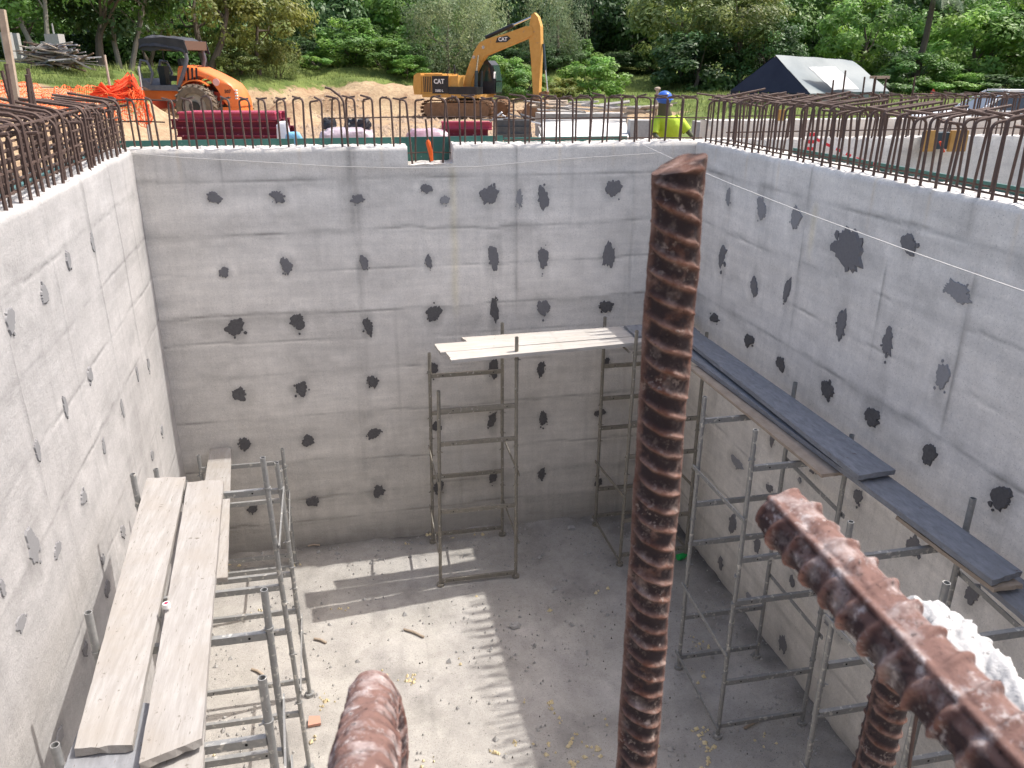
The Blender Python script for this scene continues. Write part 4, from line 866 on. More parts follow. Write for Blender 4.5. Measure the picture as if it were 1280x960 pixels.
def leaf_mat(name, c1, c2, trans=.35):
    m = bpy.data.materials.new(name); m.use_nodes = True; t = m.node_tree; N = t.nodes; L = t.links; N.clear()
    out = N.new('ShaderNodeOutputMaterial'); d = N.new('ShaderNodeBsdfPrincipled'); d.inputs['Roughness'].default_value = .5; d.inputs['Specular IOR Level'].default_value = .4
    tr = N.new('ShaderNodeBsdfTranslucent'); a = N.new('ShaderNodeAttribute'); a.attribute_name = 'tint'; oi = N.new('ShaderNodeObjectInfo')
    g = N.new('ShaderNodeNewGeometry'); n = N.new('ShaderNodeTexNoise'); n.inputs['Scale'].default_value = .5; n.inputs['Detail'].default_value = 3; L.new(g.outputs['Position'], n.inputs['Vector'])
    r = N.new('ShaderNodeMapRange'); r.inputs[1].default_value = .38; r.inputs[2].default_value = .62; L.new(n.outputs['Fac'], r.inputs[0])
    x = N.new('ShaderNodeMix'); x.data_type = 'RGBA'; L.new(r.outputs[0], x.inputs[0]); x.inputs[6].default_value = c1+(1,); x.inputs[7].default_value = c2+(1,)
    y = N.new('ShaderNodeMix'); y.data_type = 'RGBA'; y.blend_type = 'MULTIPLY'; y.inputs[0].default_value = 1; L.new(x.outputs[2], y.inputs[6]); L.new(a.outputs['Color'], y.inputs[7])
    hs = N.new('ShaderNodeHueSaturation'); mr = N.new('ShaderNodeMapRange'); mr.inputs[3].default_value = .8; mr.inputs[4].default_value = 1.2; L.new(oi.outputs['Random'], mr.inputs[0]); L.new(mr.outputs[0], hs.inputs['Value']); L.new(y.outputs[2], hs.inputs['Color'])
    L.new(hs.outputs[0], d.inputs['Base Color']); L.new(hs.outputs[0], tr.inputs['Color'])
    ms = N.new('ShaderNodeMixShader'); ms.inputs[0].default_value = trans; L.new(d.outputs[0], ms.inputs[1]); L.new(tr.outputs[0], ms.inputs[2]); L.new(ms.outputs[0], out.inputs[0]); MATS[name] = m; return m
GRASS = leaf_mat('grass_blades', (.16, .21, .06), (.26, .30, .09), .3)
def reg(x0, x1, z0, z1):   # image-agnostic: a wedge of ground between two distances, given by bearings
    def f(rs, n):
        z = np.sqrt(z0**2+(z1**2-z0**2)*rs.rand(n)); s = (x0+(x1-x0)*rs.rand(n)-640)/FPX
        return FWD.x/_cp*z+_r.x*s*z, FWD.y/_cp*z+_r.y*s*z
    return f
tufts('grass', 42000, reg(-30, 1330, 34, 60), .08, .30, .02, GRASS, 1, 'rough green grass on the bank and clearing before the trees')
tufts('grass', 22000, reg(-60, 175, 19, 36), .05, .2, .011, GRASS, 2, 'short dry grass on the slope below the woodpile', .5)
# clods on the dug earth
def clods(name, n, region, r0, r1, m, seed, label):
    rs = np.random.RandomState(seed); px, py = region(rs, n); z, g = terrain(px, py); k = (g+.3*fbm(px, py, 4) < .45)&(vnoise(px*.6, py*.6, 9) > .35)
    px, py, z = px[k], py[k], z[k]; n = len(px); r = r0+(r1-r0)*rs.rand(n)**3; V = np.zeros((n, 6, 3)); base = np.array([[1, 0, 0], [0, 1, 0], [-1, 0, 0], [0, -1, 0], [0, 0, 1], [0, 0, -1]])
    V = base[None]*r[:, None, None]*rs.uniform(.6, 1.3, (n, 6, 1)); a = rs.rand(n)*6.28; c, s = np.cos(a)[:, None], np.sin(a)[:, None]; vx = V[..., 0]*c-V[..., 1]*s; vy = V[..., 0]*s+V[..., 1]*c; V[..., 0] = vx+px[:, None]; V[..., 1] = vy+py[:, None]; V[..., 2] += z[:, None]
    f = np.array([[0, 1, 4], [1, 2, 4], [2, 3, 4], [3, 0, 4]]); F = (f[None]+np.arange(n)[:, None, None]*6).reshape(-1, 3)
    o = link(name, np_mesh(name, V.reshape(-1, 3), F, m)); tag(o, label, 'earth', kind='stuff')
SOIL = mat('clod_soil', (.24, .17, .12), .95, 0, (.40, .30, .21), 2., .8)
clods('earth_clods', 9000, reg(280, 760, 22, 47), .02, .14, SOIL, 3, 'loose earth clods on the graded ground behind the pit')
clods('earth_clods', 3500, reg(90, 420, 12, 24), .02, .08, SOIL, 4, 'small lumps of soil close behind the back wall')

# ------------------------------------------------------------------ trees and bushes
def crown(seed, n_cl, per, leaf, kind='round', droop=0.):
    rs = np.random.RandomState(seed); Vs = []; T = []
    for c in range(n_cl):
        d = rs.normal(size=3); d /= np.linalg.norm(d); d[2] = d[2]*.9; R = rs.uniform(.45, 1.)**.6
        ctr = d*R*np.array([1, 1, .95]); cr = rs.uniform(.14, .34)*(1.15 if R < .6 else 1)
        n = int(per*(cr/.25)**2); e = rs.normal(size=(n, 3)); e /= np.linalg.norm(e, axis=1)[:, None]; rr = rs.uniform(.45, 1.05, n)**.7
        p = ctr+e*rr[:, None]*cr*np.array([1, 1, .72+droop])
        if droop: p[:, 2] -= droop*rs.rand(n)**2*.4
        nn = e*.7+d*.35+np.array([0, 0, .75])+rs.normal(0, .45, (n, 3)); nn /= np.linalg.norm(nn, axis=1)[:, None]
        ax = rs.normal(size=(n, 3)); ax[:, 2] -= .6+droop*3; ax -= nn*(ax*nn).sum(1)[:, None]; ax /= np.linalg.norm(ax, axis=1)[:, None]; bx = np.cross(nn, ax)
        s = leaf*rs.uniform(.6, 1.35, n)[:, None]; wd = .46 if not droop else .28
        V = np.stack([p-ax*s, p+bx*s*wd+ax*s*.1, p+ax*s, p-bx*s*wd+ax*s*.1], 1); Vs.append(V.reshape(-1, 3))
        t = rs.uniform(.72, 1.28)*rs.uniform(.75, 1.25, n); yl = rs.uniform(-.06, .12)
        col = np.stack([t*(1+yl), t, t*(1-yl*1.5)], -1); T.append(np.repeat(col, 4, 0))
    V = np.concatenate(Vs); return V, np.arange(len(V)).reshape(-1, 4), np.concatenate(T)
LM = {'dark': leaf_mat('leaves_dark', (0.052, 0.110, 0.034), (0.087, 0.174, 0.048), .3), 'mid': leaf_mat('leaves_mid', (0.109, 0.221, 0.052), (0.162, 0.301, 0.069), .4), 'bright': leaf_mat('leaves_bright', (0.162, 0.315, 0.067), (0.239, 0.401, 0.095), .45),
      'olive': leaf_mat('leaves_olive', (0.163, 0.230, 0.068), (0.258, 0.316, 0.105), .4), 'grey': leaf_mat('leaves_grey_green', (0.173, 0.235, 0.112), (0.275, 0.337, 0.184), .4), 'yellow': leaf_mat('leaves_yellow_green', (0.207, 0.253, 0.061), (0.306, 0.337, 0.092), .45)}
CR = {}
def crown_mesh(kind, var, m):
    k = (kind, var, m)
    if k not in CR:
        par = {'round': (62, 150, .046, 0), 'fine': (70, 190, .030, .25), 'bush': (46, 130, .060, 0), 'open': (38, 120, .042, 0)}[kind]
        if ('raw', kind, var) not in CR: CR[('raw', kind, var)] = crown(hash_(kind)*13+var, par[0], par[1], par[2], kind, par[3])
        V, F, T = CR[('raw', kind, var)]; CR[k] = np_mesh('crown', V, F, LM[m], False, {'tint': T})
    return CR[k]
hash_ = lambda s: sum(ord(c)*(i+1) for i, c in enumerate(s))
BARK = mat('bark', (.07, .058, .045), .95, 0, (.15, .125, .10), 3, .8, .01, 12, .15); BARKP = mat('pale_bark', (.15, .14, .115), .95, 0, (.27, .25, .21), 3, .8, .01, 12, .15)
def tree(label, px, z, ctr_py, rx, rz_, kind, m, var=0, base_py=None, bark=None, tr=.16, fork=1, lean=0., name='tree', grp=None, ground=None, ry=None):
    """px, z: bearing and distance of the foot; ctr_py: height of the crown's middle seen along that bearing"""
    b = P(px, 100, z); g = tz(b.x, b.y)-.05; c = P(px, ctr_py, z)+_r*lean
    t = thing(name, label, 'tree' if name != 'bush' else 'bush', (b.x, b.y, g), group=grp); rn = random.Random(int(px*7+z)); base = Vector((b.x, b.y, g)); top = Vector((c.x, c.y, c.z))
    for k in range(fork):
        mb = MB(); off = _r*((k-(fork-1)/2)*tr*1.6); e = top+_r*((k-(fork-1)/2)*rx*.5)+Vector((0, rn.uniform(-.5, .5), rz_*.2)); m1 = base.lerp(e, .35)+off*1.5+_r*rn.uniform(-.2, .2); m2 = base.lerp(e, .7)+_r*rn.uniform(-.25, .25)+off*2
        mb.tube([base+off-Vector((0, 0, .1)), base+off+Vector((0, 0, .3)), m1, m2, e], [tr*1.25, tr, tr*.8, tr*.55, tr*.2], 8); mb.build('trunk', bark or BARK, t, smooth=True)
        for j in range(4):
            s_ = (m1.lerp(m2, rn.random())); q = top+Vector((rn.uniform(-.75, .75)*rx, rn.uniform(-.6, .6)*rx, rn.uniform(-.3, .6)*rz_)); mq = s_.lerp(q, .5)+Vector((0, 0, -.15*rz_))
            MB().tube([s_, mq, q], [tr*.38, tr*.25, tr*.08], 6).build('limb', bark or BARK, t, smooth=True)
    link('crown', crown_mesh(kind, var, m), t, top-base, (0, 0, rn.uniform(0, 6.28)), (rx, ry or rx, rz_)); return t
def bush(label, px, z, top_py, rx, kind, m, var=0, rz_=None, grp=None, ry=None):
    b = P(px, 100, z); g = tz(b.x, b.y); h = P(px, top_py, z).z-g; rz_ = h*.56; t = thing('bush', label, 'bush', (b.x, b.y, g), group=grp); rn = random.Random(int(px+z*3))
    for k in range(4): MB().tube([Vector((b.x+rn.uniform(-.3, .3), b.y+rn.uniform(-.3, .3), g-.1)), Vector((b.x+rn.uniform(-.6, .6)*rx, b.y+rn.uniform(-.5, .5)*rx, g+h*.55))], [.05, .015], 5).build('stem', BARK, t, smooth=True)
    link('foliage', crown_mesh(kind, var, m), t, (0, 0, h*.46), (0, 0, rn.uniform(0, 6.28)), (rx, ry or rx*.8, rz_)); return t
# left group
tree('pale twin-trunked tree behind the woodpile, leaning left', 62, 33, -50, 3.2, 3.0, 'open', 'mid', 0, bark=BARKP, tr=.12, fork=2, lean=-1.3)
tree('dark trunked tree between the woodpile and the forked tree', 127, 36, -40, 3.6, 3.4, 'round', 'dark', 1, tr=.2)
tree('forked grey-trunked tree left of the roller', 157, 37, -45, 3.4, 3.2, 'open', 'mid', 1, bark=BARKP, tr=.14, fork=2, lean=.1)
tree('slim tree with bare pale stems at the far left', 22, 38, -20, 3.0, 2.8, 'open', 'mid', 2, tr=.1, fork=2)
tree('dark leafy tree at the left edge', -35, 40, 10, 3.4, 3.6, 'round', 'dark', 2, tr=.16)
tree('dark bushy tree behind the pale twin trunks', 80, 46, 20, 4.0, 3.6, 'round', 'dark', 3, tr=.16)
tree('dense tree behind the dark trunk on the left', 15, 50, 30, 4.5, 3.4, 'round', 'mid', 4, tr=.18)
tree('tree with thin stems behind the forked tree', 190, 48, 25, 3.8, 3.4, 'open', 'mid', 0, tr=.12, fork=2)
tree('dense dark tree behind the roller canopy', 215, 52, 20, 4.5, 4.2, 'round', 'dark', 0, tr=.2)
tree('yellow-green tree with two brown trunks right behind the orange roller', 263, 42, 2, 3.0, 3.3, 'open', 'yellow', 1, tr=.2, fork=2)
tree('tall yellow-green tree right of the roller hood', 325, 44, 18, 2.7, 3.0, 'round', 'yellow', 2, tr=.13)
bush('sunlit shrub under the yellow-green trees', 300, 43, 62, 1.4, 'bush', 'olive', 1)
bush('low olive shrub right of the yellow-green tree', 350, 45, 56, 1.3, 'fine', 'olive', 2)
# centre
tree('very dark tree in the shaded gap above the grassy bank', 395, 56, 25, 3.8, 4.6, 'round', 'dark', 1, tr=.2)
bush('bright green bush sloping down to the right above the bank', 440, 51, 22, 2.6, 'bush', 'bright', 0)
bush('bright green bush halfway down the slope of foliage', 480, 50, 45, 2.3, 'bush', 'bright', 2)
bush('small bright bush left of the sloping foliage', 398, 49, 60, 1.3, 'bush', 'bright', 3)
bush('low bright bush left of the excavator counterweight', 512, 49, 66, 1.6, 'bush', 'bright', 1)
tree('dark tree above the sloping bushes', 470, 60, 10, 4.6, 4.6, 'round', 'mid', 3, tr=.2)
tree('dark tree with big glossy leaves above the grey-green one', 520, 58, 20, 3.6, 3.2, 'bush', 'mid', 1, tr=.2)
tree('feathery grey-green tree left of the excavator boom', 560, 50, 42, 2.7, 3.0, 'fine', 'grey', 0, tr=.14)
tree('second grey-green tree behind the excavator cab', 590, 53, 30, 2.3, 3.4, 'fine', 'grey', 1, tr=.14)
tree('dark tree seen under the bend of the excavator boom', 635, 60, 30, 3.5, 4.2, 'round', 'dark', 2, tr=.2)
bush('round bright bush under the excavator boom', 632, 48, 66, 1.8, 'bush', 'bright', 3)
bush('leafy bush between the excavator cab and its stick', 655, 46, 82, 1.4, 'bush', 'mid', 1)
tree('slender grey-green tree right of the excavator stick', 695, 52, 30, 2.2, 3.8, 'fine', 'grey', 2, tr=.14)
bush('rounded bright bush right of the excavator stick', 745, 46, 66, 2.0, 'bush', 'bright', 1)
bush('small yellowish bush at the foot of the excavator stick', 705, 45, 96, 1.2, 'bush', 'yellow', 0)
tree('dark tree above the rounded bush', 730, 60, 5, 4.4, 4.6, 'round', 'dark', 3, tr=.2)
tree('very dark tree behind the grass clearing', 790, 62, 45, 3.8, 4.2, 'round', 'dark', 4, tr=.2)
tree('dark hanging tree over the clearing', 770, 66, 0, 5., 4.2, 'round', 'mid', 2, tr=.2)
# right
tree('large olive-lit tree above the worker', 850, 54, 22, 3.4, 3.8, 'round', 'olive', 0, tr=.2)
tree('dark tree low behind the worker', 870, 50, 82, 2.8, 2.4, 'bush', 'dark', 1, tr=.15)
tree('olive spreading tree left of the tent ridge', 925, 50, 22, 2.8, 2.6, 'round', 'olive', 1, tr=.18)
tree('dark tree filling the gap left of the tent', 905, 52, 78, 2.8, 2.6, 'round', 'dark', 0, tr=.15)
tree('dark tree right above the tent', 990, 56, 28, 3.6, 3.8, 'round', 'mid', 0, tr=.18)
tree('dark tree behind the tent peak', 960, 50, 60, 2.4, 2.2, 'round', 'dark', 3, tr=.14)
tree('tall tree with olive top right of the tent peak', 1035, 60, 15, 4.2, 4.2, 'round', 'mid', 1, tr=.2)
tree('bright leafy tree above the tent slope', 1078, 48, 42, 2.5, 2.7, 'bush', 'bright', 0, tr=.15)
bush('bushy bright shrub right of the tent', 1145, 45, 62, 2.6, 'bush', 'mid', 2)
bush('dark shrub at the tent corner', 1105, 43, 90, 1.7, 'bush', 'dark', 3)
tree('dark tree under the palm fronds', 1120, 60, 10, 4., 4.2, 'round', 'dark', 4, tr=.18)
tree('bright green tree on the right, its crown reaching the ground', 1225, 47, 58, 2.8, 2.6, 'bush', 'bright', 2, tr=.18)
tree('dark crowned tree between the palm and the right edge', 1185, 56, 28, 3.4, 3.6, 'round', 'mid', 3, tr=.18)
tree('bright tree at the right edge', 1290, 46, 48, 2.8, 3.0, 'bush', 'bright', 0, tr=.16)
tree('dark tree high behind the right edge trees', 1265, 62, 0, 4.5, 4.8, 'round', 'dark', 1, tr=.2)
bush('low dark hedge-like bush beyond the white car', 1245, 44, 92, 2.2, 'bush', 'dark', 0)
bush('low leafy bush at the right edge of the grass', 1190, 44, 88, 1.8, 'bush', 'bright', 3)
# shrubs that knit the foot of the wood together
for k, (px, z, tp, rx, m_, l) in enumerate(((5, 47, 58, 2.2, 'dark', 'dark shrub behind the concrete posts at the far left'), (95, 48, 60, 2.2, 'dark', 'dark shrub between the woodpile and the dark trunk'), (140, 50, 58, 2.4, 'mid', 'shrub seen between the dark trunk and the forked tree'), (185, 51, 60, 2.2, 'dark', 'dark shrub behind the roller canopy, left side'), (228, 52, 62, 2.2, 'dark', 'dark shrub behind the roller seat'),
     (372, 52, 45, 2.4, 'dark', 'dark shrub in the shaded gap above the bank'), (415, 54, 38, 2.6, 'dark', 'dark shrub just right of the shaded gap'), (468, 53, 30, 2.4, 'mid', 'mid green shrub over the sloping bright bush'), (535, 52, 48, 2.2, 'mid', 'shrub at the foot of the feathery tree'), (575, 55, 50, 2.2, 'dark', 'dark shrub behind the excavator cab'),
     (618, 54, 52, 2.2, 'dark', 'dark shrub low under the excavator boom'), (672, 52, 55, 2.0, 'dark', 'dark shrub straight behind the excavator stick'), (715, 54, 48, 2.2, 'mid', 'mid green shrub behind the rounded bush'), (765, 58, 62, 2.4, 'dark', 'dark shrub left at the back of the clearing'), (815, 58, 58, 2.6, 'dark', 'dark shrub right at the back of the clearing'),
     (1120, 50, 55, 2.6, 'dark', 'dark shrub behind the tent corner bushes'), (1170, 50, 50, 2.6, 'mid', 'mid green shrub below the palm fronds'), (1280, 52, 60, 2.6, 'mid', 'mid green shrub low at the right edge'))):
    bush(l, px, z, tp, rx, ('bush', 'round')[k % 2], m_, k % 4)
# palm
q = P(1172, -25, 44); gq = tz(q.x, q.y); t_ = thing('palm_tree', 'palm whose drooping fronds hang in at the top right', 'palm', (q.x, q.y, gq)); rn = random.Random(4)
MB().tube([Vector((q.x-.3, q.y+.2, gq-.1)), Vector((q.x-.1, q.y, (gq+q.z)/2)), q], [.22, .17, .13], 8).build('trunk', BARK, t_, smooth=True)
for k in range(15):
    a = k*2.4; el = rn.uniform(-.1, 1.0); d = Vector((math.cos(a)*math.cos(el), math.sin(a)*math.cos(el), math.sin(el))); Ln = rn.uniform(2.0, 2.7); mb = MB(); pts = [q+d*Ln*u+Vector((0, 0, -1.5*u*u*Ln*.5)) for u in (0, .2, .4, .6, .8, 1)]
    mb.tube(pts, [.03, .028, .022, .016, .01, .004], 4)
    for i in range(44):
        u = .12+.86*i/44; f = u*5; j = min(int(f), 4); p = pts[j].lerp(pts[j+1], f-j); tg = (pts[j+1]-pts[j]).normalized(); sd_ = tg.cross(Vector((0, 0, 1))).normalized(); l = .75*math.sin(math.pi*min(1, u*.9+.1))+.1
        for s_ in (-1, 1):
            e = p+sd_*s_*l*.75+tg*l*.35-Vector((0, 0, l*.55)); mb.add([p-tg*.02, p+tg*.025, e], [(0, 1, 2)]); 
    mb.build('frond', mat('palm_leaf', (.05, .10, .035), .45, 0, (.10, .17, .06), 2, .7, spec=.5), t_)
# the wood behind, one mass
rs = np.random.RandomState(77); Vs = []; Ts = []
for k in range(240):
    px = rs.uniform(-140, 1420); z = rs.uniform(62, 80); q = P(px, rs.uniform(-70, 100), z)
    n = 420; e = rs.normal(size=(n, 3)); e /= np.linalg.norm(e, axis=1)[:, None]; rr = rs.uniform(1.2, 2.8); p = np.array(q)+e*rs.uniform(.5, 1, (n, 1))*rr
    nn = e+np.array([0, 0, .8])+rs.normal(0, .4, (n, 3)); nn /= np.linalg.norm(nn, axis=1)[:, None]; ax = rs.normal(size=(n, 3)); ax -= nn*(ax*nn).sum(1)[:, None]; ax /= np.linalg.norm(ax, axis=1)[:, None]; bx = np.cross(nn, ax); s = .26*rs.uniform(.6, 1.4, (n, 1))
    Vs.append(np.stack([p-ax*s, p+bx*s*.5, p+ax*s, p-bx*s*.5], 1).reshape(-1, 3)); t = rs.uniform(.6, 1.2)*rs.uniform(.7, 1.3, n); Ts.append(np.repeat(np.stack([t, t, t], -1), 4, 0))
V = np.concatenate(Vs); o = link('forest', np_mesh('forest', V, np.arange(len(V)).reshape(-1, 4), LM['dark'], False, {'tint': np.concatenate(Ts)})); tag(o, 'dark wood closing the view behind all the single trees', 'forest', kind='stuff')

# ------------------------------------------------------------------ lettering
def text(s, size, m, parent, mtx, ext=.004, name='lettering'):
    cu = bpy.data.curves.new('lettering', 'FONT'); cu.body = s; cu.size = size; cu.extrude = ext; cu.offset = size*.03; cu.resolution_u = 2; cu.align_x = 'CENTER'; cu.align_y = 'CENTER'
    to = bpy.data.objects.new('lettering_source', cu); C.objects.link(to); dg = bpy.context.evaluated_depsgraph_get(); me = bpy.data.meshes.new_from_object(to.evaluated_get(dg)); bpy.data.objects.remove(to); bpy.data.curves.remove(cu)
    me.materials.clear(); me.materials.append(m); o = link(name, me, parent); o.matrix_local = mtx; return o
def side_mtx(x, y, z): # upright on a face that looks towards -y
    return Matrix.Translation((x, y, z)) @ Matrix.Rotation(math.pi/2, 4, 'X')

# ------------------------------------------------------------------ excavator
YEL = mat('machine_yellow', (.52, .27, .06), .6, 0, (.62, .35, .10), 4, .6, 0, 40, .4, spots=(.45, .27, .12), spot_scale=7, spot_cut=.64)
BLK = mat('machine_black', (.012, .014, .02), .45, 0, (.03, .03, .035), 5, .5, 0, 40, .4); MUD = mat('muddy_track', (.17, .10, .06), .9, 0, (.33, .20, .12), 5, .8, .01, 20, .15)
CHR = mat('chrome_rod', (.6, .6, .6), .25, .9); HOSE = mat('hydraulic_steel', (.06, .09, .11), .4, .3); GLS = mat('tinted_glass', (.03, .06, .05), .08, 0, spec=.6); WHT = mat('white_lettering', (.8, .8, .8), .6); GRY = mat('grey_paint', (.10, .11, .14), .55, 0, (.17, .17, .2), 6, .6)
q = P(584, 148, 40); ex = thing('excavator', 'yellow tracked excavator with its arm reaching right and bucket resting on the ground', 'excavator', (q.x, q.y, tz(q.x, q.y)), -YAW-.42); ex.scale = (.87,)*3
for s_ in (-1, 1):
    y0 = s_*1.15; prof = []
    for k in range(9): a = math.pi/2+math.pi*k/8; prof.append((-1.75+.48*math.cos(a), .5+.48*math.sin(a)))
    for k in range(9): a = -math.pi/2+math.pi*k/8; prof.append((1.75+.48*math.cos(a), .5+.48*math.sin(a)))
    mb = MB(); mb.prism([(x*.93, y0-.24, .5+(z-.5)*.8) for x, z in prof], (0, .48, 0)); tr_ = mb.build('track_frame', MUD, ex)
    n = len(prof); per = 0; P2 = [Vector((x, 0, z)) for x, z in prof]+[Vector((prof[0][0], 0, prof[0][1]))]; Ls = [0]
    for i in range(1, len(P2)): Ls.append(Ls[-1]+(P2[i]-P2[i-1]).length)
    shoe = MB()
    shoe.box(-.30, .30, -.07, .07, -.022, .012); shoe.box(-.30, .30, -.02, .02, .0, .04); sm = shoe.mesh('track_shoe', MUD)
    k = 0; ns = 46
    for i in range(ns):
        d = Ls[-1]*i/ns
        while Ls[k+1] < d: k += 1
        p = P2[k].lerp(P2[k+1], (d-Ls[k])/(Ls[k+1]-Ls[k])); tn = (P2[k+1]-P2[k]).normalized(); nr = Vector((tn.z, 0, -tn.x))
        if nr.dot(p-Vector((0, 0, .5))) < 0: nr = -nr
        o = link('track_shoe', sm, ex); ax = Vector((0, 1, 0)); o.matrix_local = Matrix.Translation((p.x, y0, p.z)) @ Matrix((ax, ax.cross(nr)*-1, nr)).transposed().to_4x4()
    for x in (-1.75, 1.75): MB().tube([(x, y0-.2, .5), (x, y0+.2, .5)], .36, 16).build('idler_wheel', MUD, ex, smooth=True)
    for k in range(5): MB().tube([(-1.1+.55*k, y0-.25*1.05, .22), (-1.1+.55*k, y0+.25, .22)], .13, 10).build('roller', MUD, ex, smooth=True)
MB().box(-1.1, 1.1, -.95, .95, .4, .95).build('undercarriage', MUD, ex); MB().tube([(0, 0, .9), (0, 0, 1.16)], .7, 20).build('slew_ring', BLK, ex, smooth=True)
mb = MB(); mb.box(-2.2, 1.25, -1.25, 1.25, 1.14, 1.32); mb.build('skirt', YEL, ex)
mb = MB(); mb.prism([(-2.72, -1.25, 1.28), (-2.78, -1.25, 1.7), (-2.7, -1.25, 2.3), (-2.5, -1.25, 2.42), (-2.25, -1.25, 2.42), (-2.25, -1.25, 1.28)], (0, 2.5, 0)); mb.build('counterweight', YEL, ex)
MB().box(-2.24, -.45, -1.2, 1.2, 1.33, 2.30).build('engine_housing', YEL, ex); MB().box(-2.15, -1.0, -1.0, .9, 2.30, 2.38).build('engine_lid', YEL, ex)
MB().box(-2.15, -1.62, -1.215, -1.2, 1.42, 2.24).build('grille', BLK, ex)
g = MB()
for k in range(5): g.box(-2.14+.11*k, -2.11+.11*k, -1.23, -1.214, 1.42, 2.24)
g.build('grille_bars', YEL, ex)
MB().box(-1.55, -.52, -1.228, -1.2, 1.36, 2.27).build('side_panel', BLK, ex); MB().box(-.5, 1.24, -1.24, -.45, 1.33, 1.72).build('side_step', BLK, ex)
MB().box(-.5, .05, -1.15, -.5, 1.72, 2.22).build('tool_box', YEL, ex); MB().box(-.45, .0, -1.1, -.55, 2.225, 2.27).build('tool_box_lid', YEL, ex)
text('CAT', .34, WHT, ex, side_mtx(-1.1, -1.232, 1.98)); text('320D L', .17, WHT, ex, side_mtx(-1.1, -1.232, 1.5))
MB().tube([(-.9, .3, 2.35), (-.9, .3, 2.75), (-.95, .3, 2.85)], .05, 8).build('exhaust', BLK, ex, smooth=True)
for a, b in (((-.6, -1.1, 2.3), (-.6, -1.1, 2.7)), ((.0, -1.1, 2.2), (0, -1.1, 2.62)), ((-.6, -1.1, 2.7), (0, -1.1, 2.62))): MB().tube([a, b], .018, 5).build('handrail', BLK, ex)
# cab
cb = MB(); cp_ = [(.12, 1.33), (.10, 2.9), (.25, 3.05), (1.2, 3.08), (1.42, 2.85), (1.62, 2.0), (1.6, 1.33)]
cab = MB().prism([(x, .32, z) for x, z in cp_], (0, .95, 0)).build('cab', BLK, ex)
MB().prism([(.3, .30, 2.0), (.3, .30, 2.85), (1.15, .30, 2.88), (1.3, .30, 2.72), (1.45, .30, 2.0)], (0, .015, 0)).build('window', GLS, cab)
MB().prism([(1.66, .4, 2.02), (1.66, 1.2, 2.02), (1.47, 1.2, 2.84), (1.47, .4, 2.84)], (.012, 0, .003)).build('windscreen', GLS, cab)
MB().prism([(1.645, .4, 1.4), (1.645, 1.2, 1.4), (1.655, 1.2, 1.96), (1.655, .4, 1.96)], (.012, 0, 0)).build('lower_windscreen', GLS, cab)
MB().prism([(.10, .36, 2.1), (.10, 1.2, 2.1), (.105, 1.2, 2.85), (.105, .36, 2.85)], (-.012, 0, 0)).build('rear_window', GLS, cab)
MB().tube([(1.65, .3, 2.3), (1.75, .1, 2.4), (1.75, .1, 2.1)], .02, 5).build('mirror_arm', BLK, cab); MB().box(1.7, 1.74, -.02, .2, 2.15, 2.5).build('mirror', WHT, cab)
# boom
bt = [(-.10, 1.75), (.15, 2.55), (.62, 3.55), (.95, 3.98), (1.35, 4.16), (2.5, 4.42), (3.75, 4.78), (4.1, 4.72)]
bb = [(.28, 1.45), (.50, 2.2), (.98, 3.0), (1.30, 3.32), (1.65, 3.45), (2.5, 3.75), (3.85, 4.20), (4.15, 4.35)]
mb = MB(); mb.prism([(x, -.24, z) for x, z in bt]+[(x, -.24, z) for x, z in bb[::-1]], (0, .48, 0)); boom = mb.build('boom', YEL, ex)
MB().prism([(1.95, -.252, 3.98), (2.05, -.252, 4.22), (2.65, -.252, 4.33), (2.85, -.252, 4.18), (2.6, -.252, 4.0)], (0, .01, 0)).build('badge', BLK, boom)
text('CAT', .27, WHT, boom, side_mtx(2.38, -.256, 4.14))
for x, z in ((1.2, 3.75), (.6, 3.25)): MB().tube([(x, -.27, z), (x, .27, z)], .09, 12).build('pin', CHR, boom, smooth=True)
for y in (-.36, .36):
    MB().tube([(.75, y, 1.55), (.82, y, 2.55)], .10, 10).build('boom_cylinder', HOSE, ex, smooth=True); MB().tube([(.82, y, 2.55), (.95, y, 3.35)], .05, 8).build('cylinder_rod', CHR, ex, smooth=True)
MB().tube([(1.25, 0, 4.25), (2.9, 0, 4.85)], .11, 10).build('stick_cylinder', BLK, ex, smooth=True); MB().tube([(2.9, 0, 4.85), (4.05, 0, 5.25)], .05, 8).build('cylinder_rod', CHR, ex, smooth=True)
MB().prism([(3.92, -.19, 4.9), (4.02, -.19, 5.32), (4.18, -.19, 5.42), (4.38, -.19, 5.22), (4.55, -.19, 4.75), (4.58, -.19, 3.9), (4.50, -.19, 1.15), (4.18, -.19, 1.15), (4.02, -.19, 3.2), (3.9, -.19, 4.1)], (0, .38, 0)).build('stick', YEL, ex)
MB().tube([(4.66, 0, 3.9), (4.80, 0, 2.6)], .075, 8).build('bucket_cylinder', HOSE, ex, smooth=True); MB().tube([(4.80, 0, 2.6), (4.95, 0, 1.5)], .04, 8).build('cylinder_rod', CHR, ex, smooth=True)
MB().beam((4.35, 0, 1.35), (4.95, 0, 1.5), .3, .12).build('bucket_link', MUD, ex); MB().beam((4.95, 0, 1.5), (4.75, 0, .95), .3, .12).build('bucket_link', MUD, ex)
bk = [(4.2, 1.2), (4.85, 1.05), (5.0, .7), (4.85, .25), (4.45, .0), (3.9, .0), (3.55, .25), (3.5, .42), (3.95, .2), (4.4, .22), (4.7, .45), (4.72, .75), (4.3, .95)]
bk_o = MB().prism([(x, -.55, z+.02) for x, z in bk], (0, 1.1, 0)).build('bucket', MUD, ex)
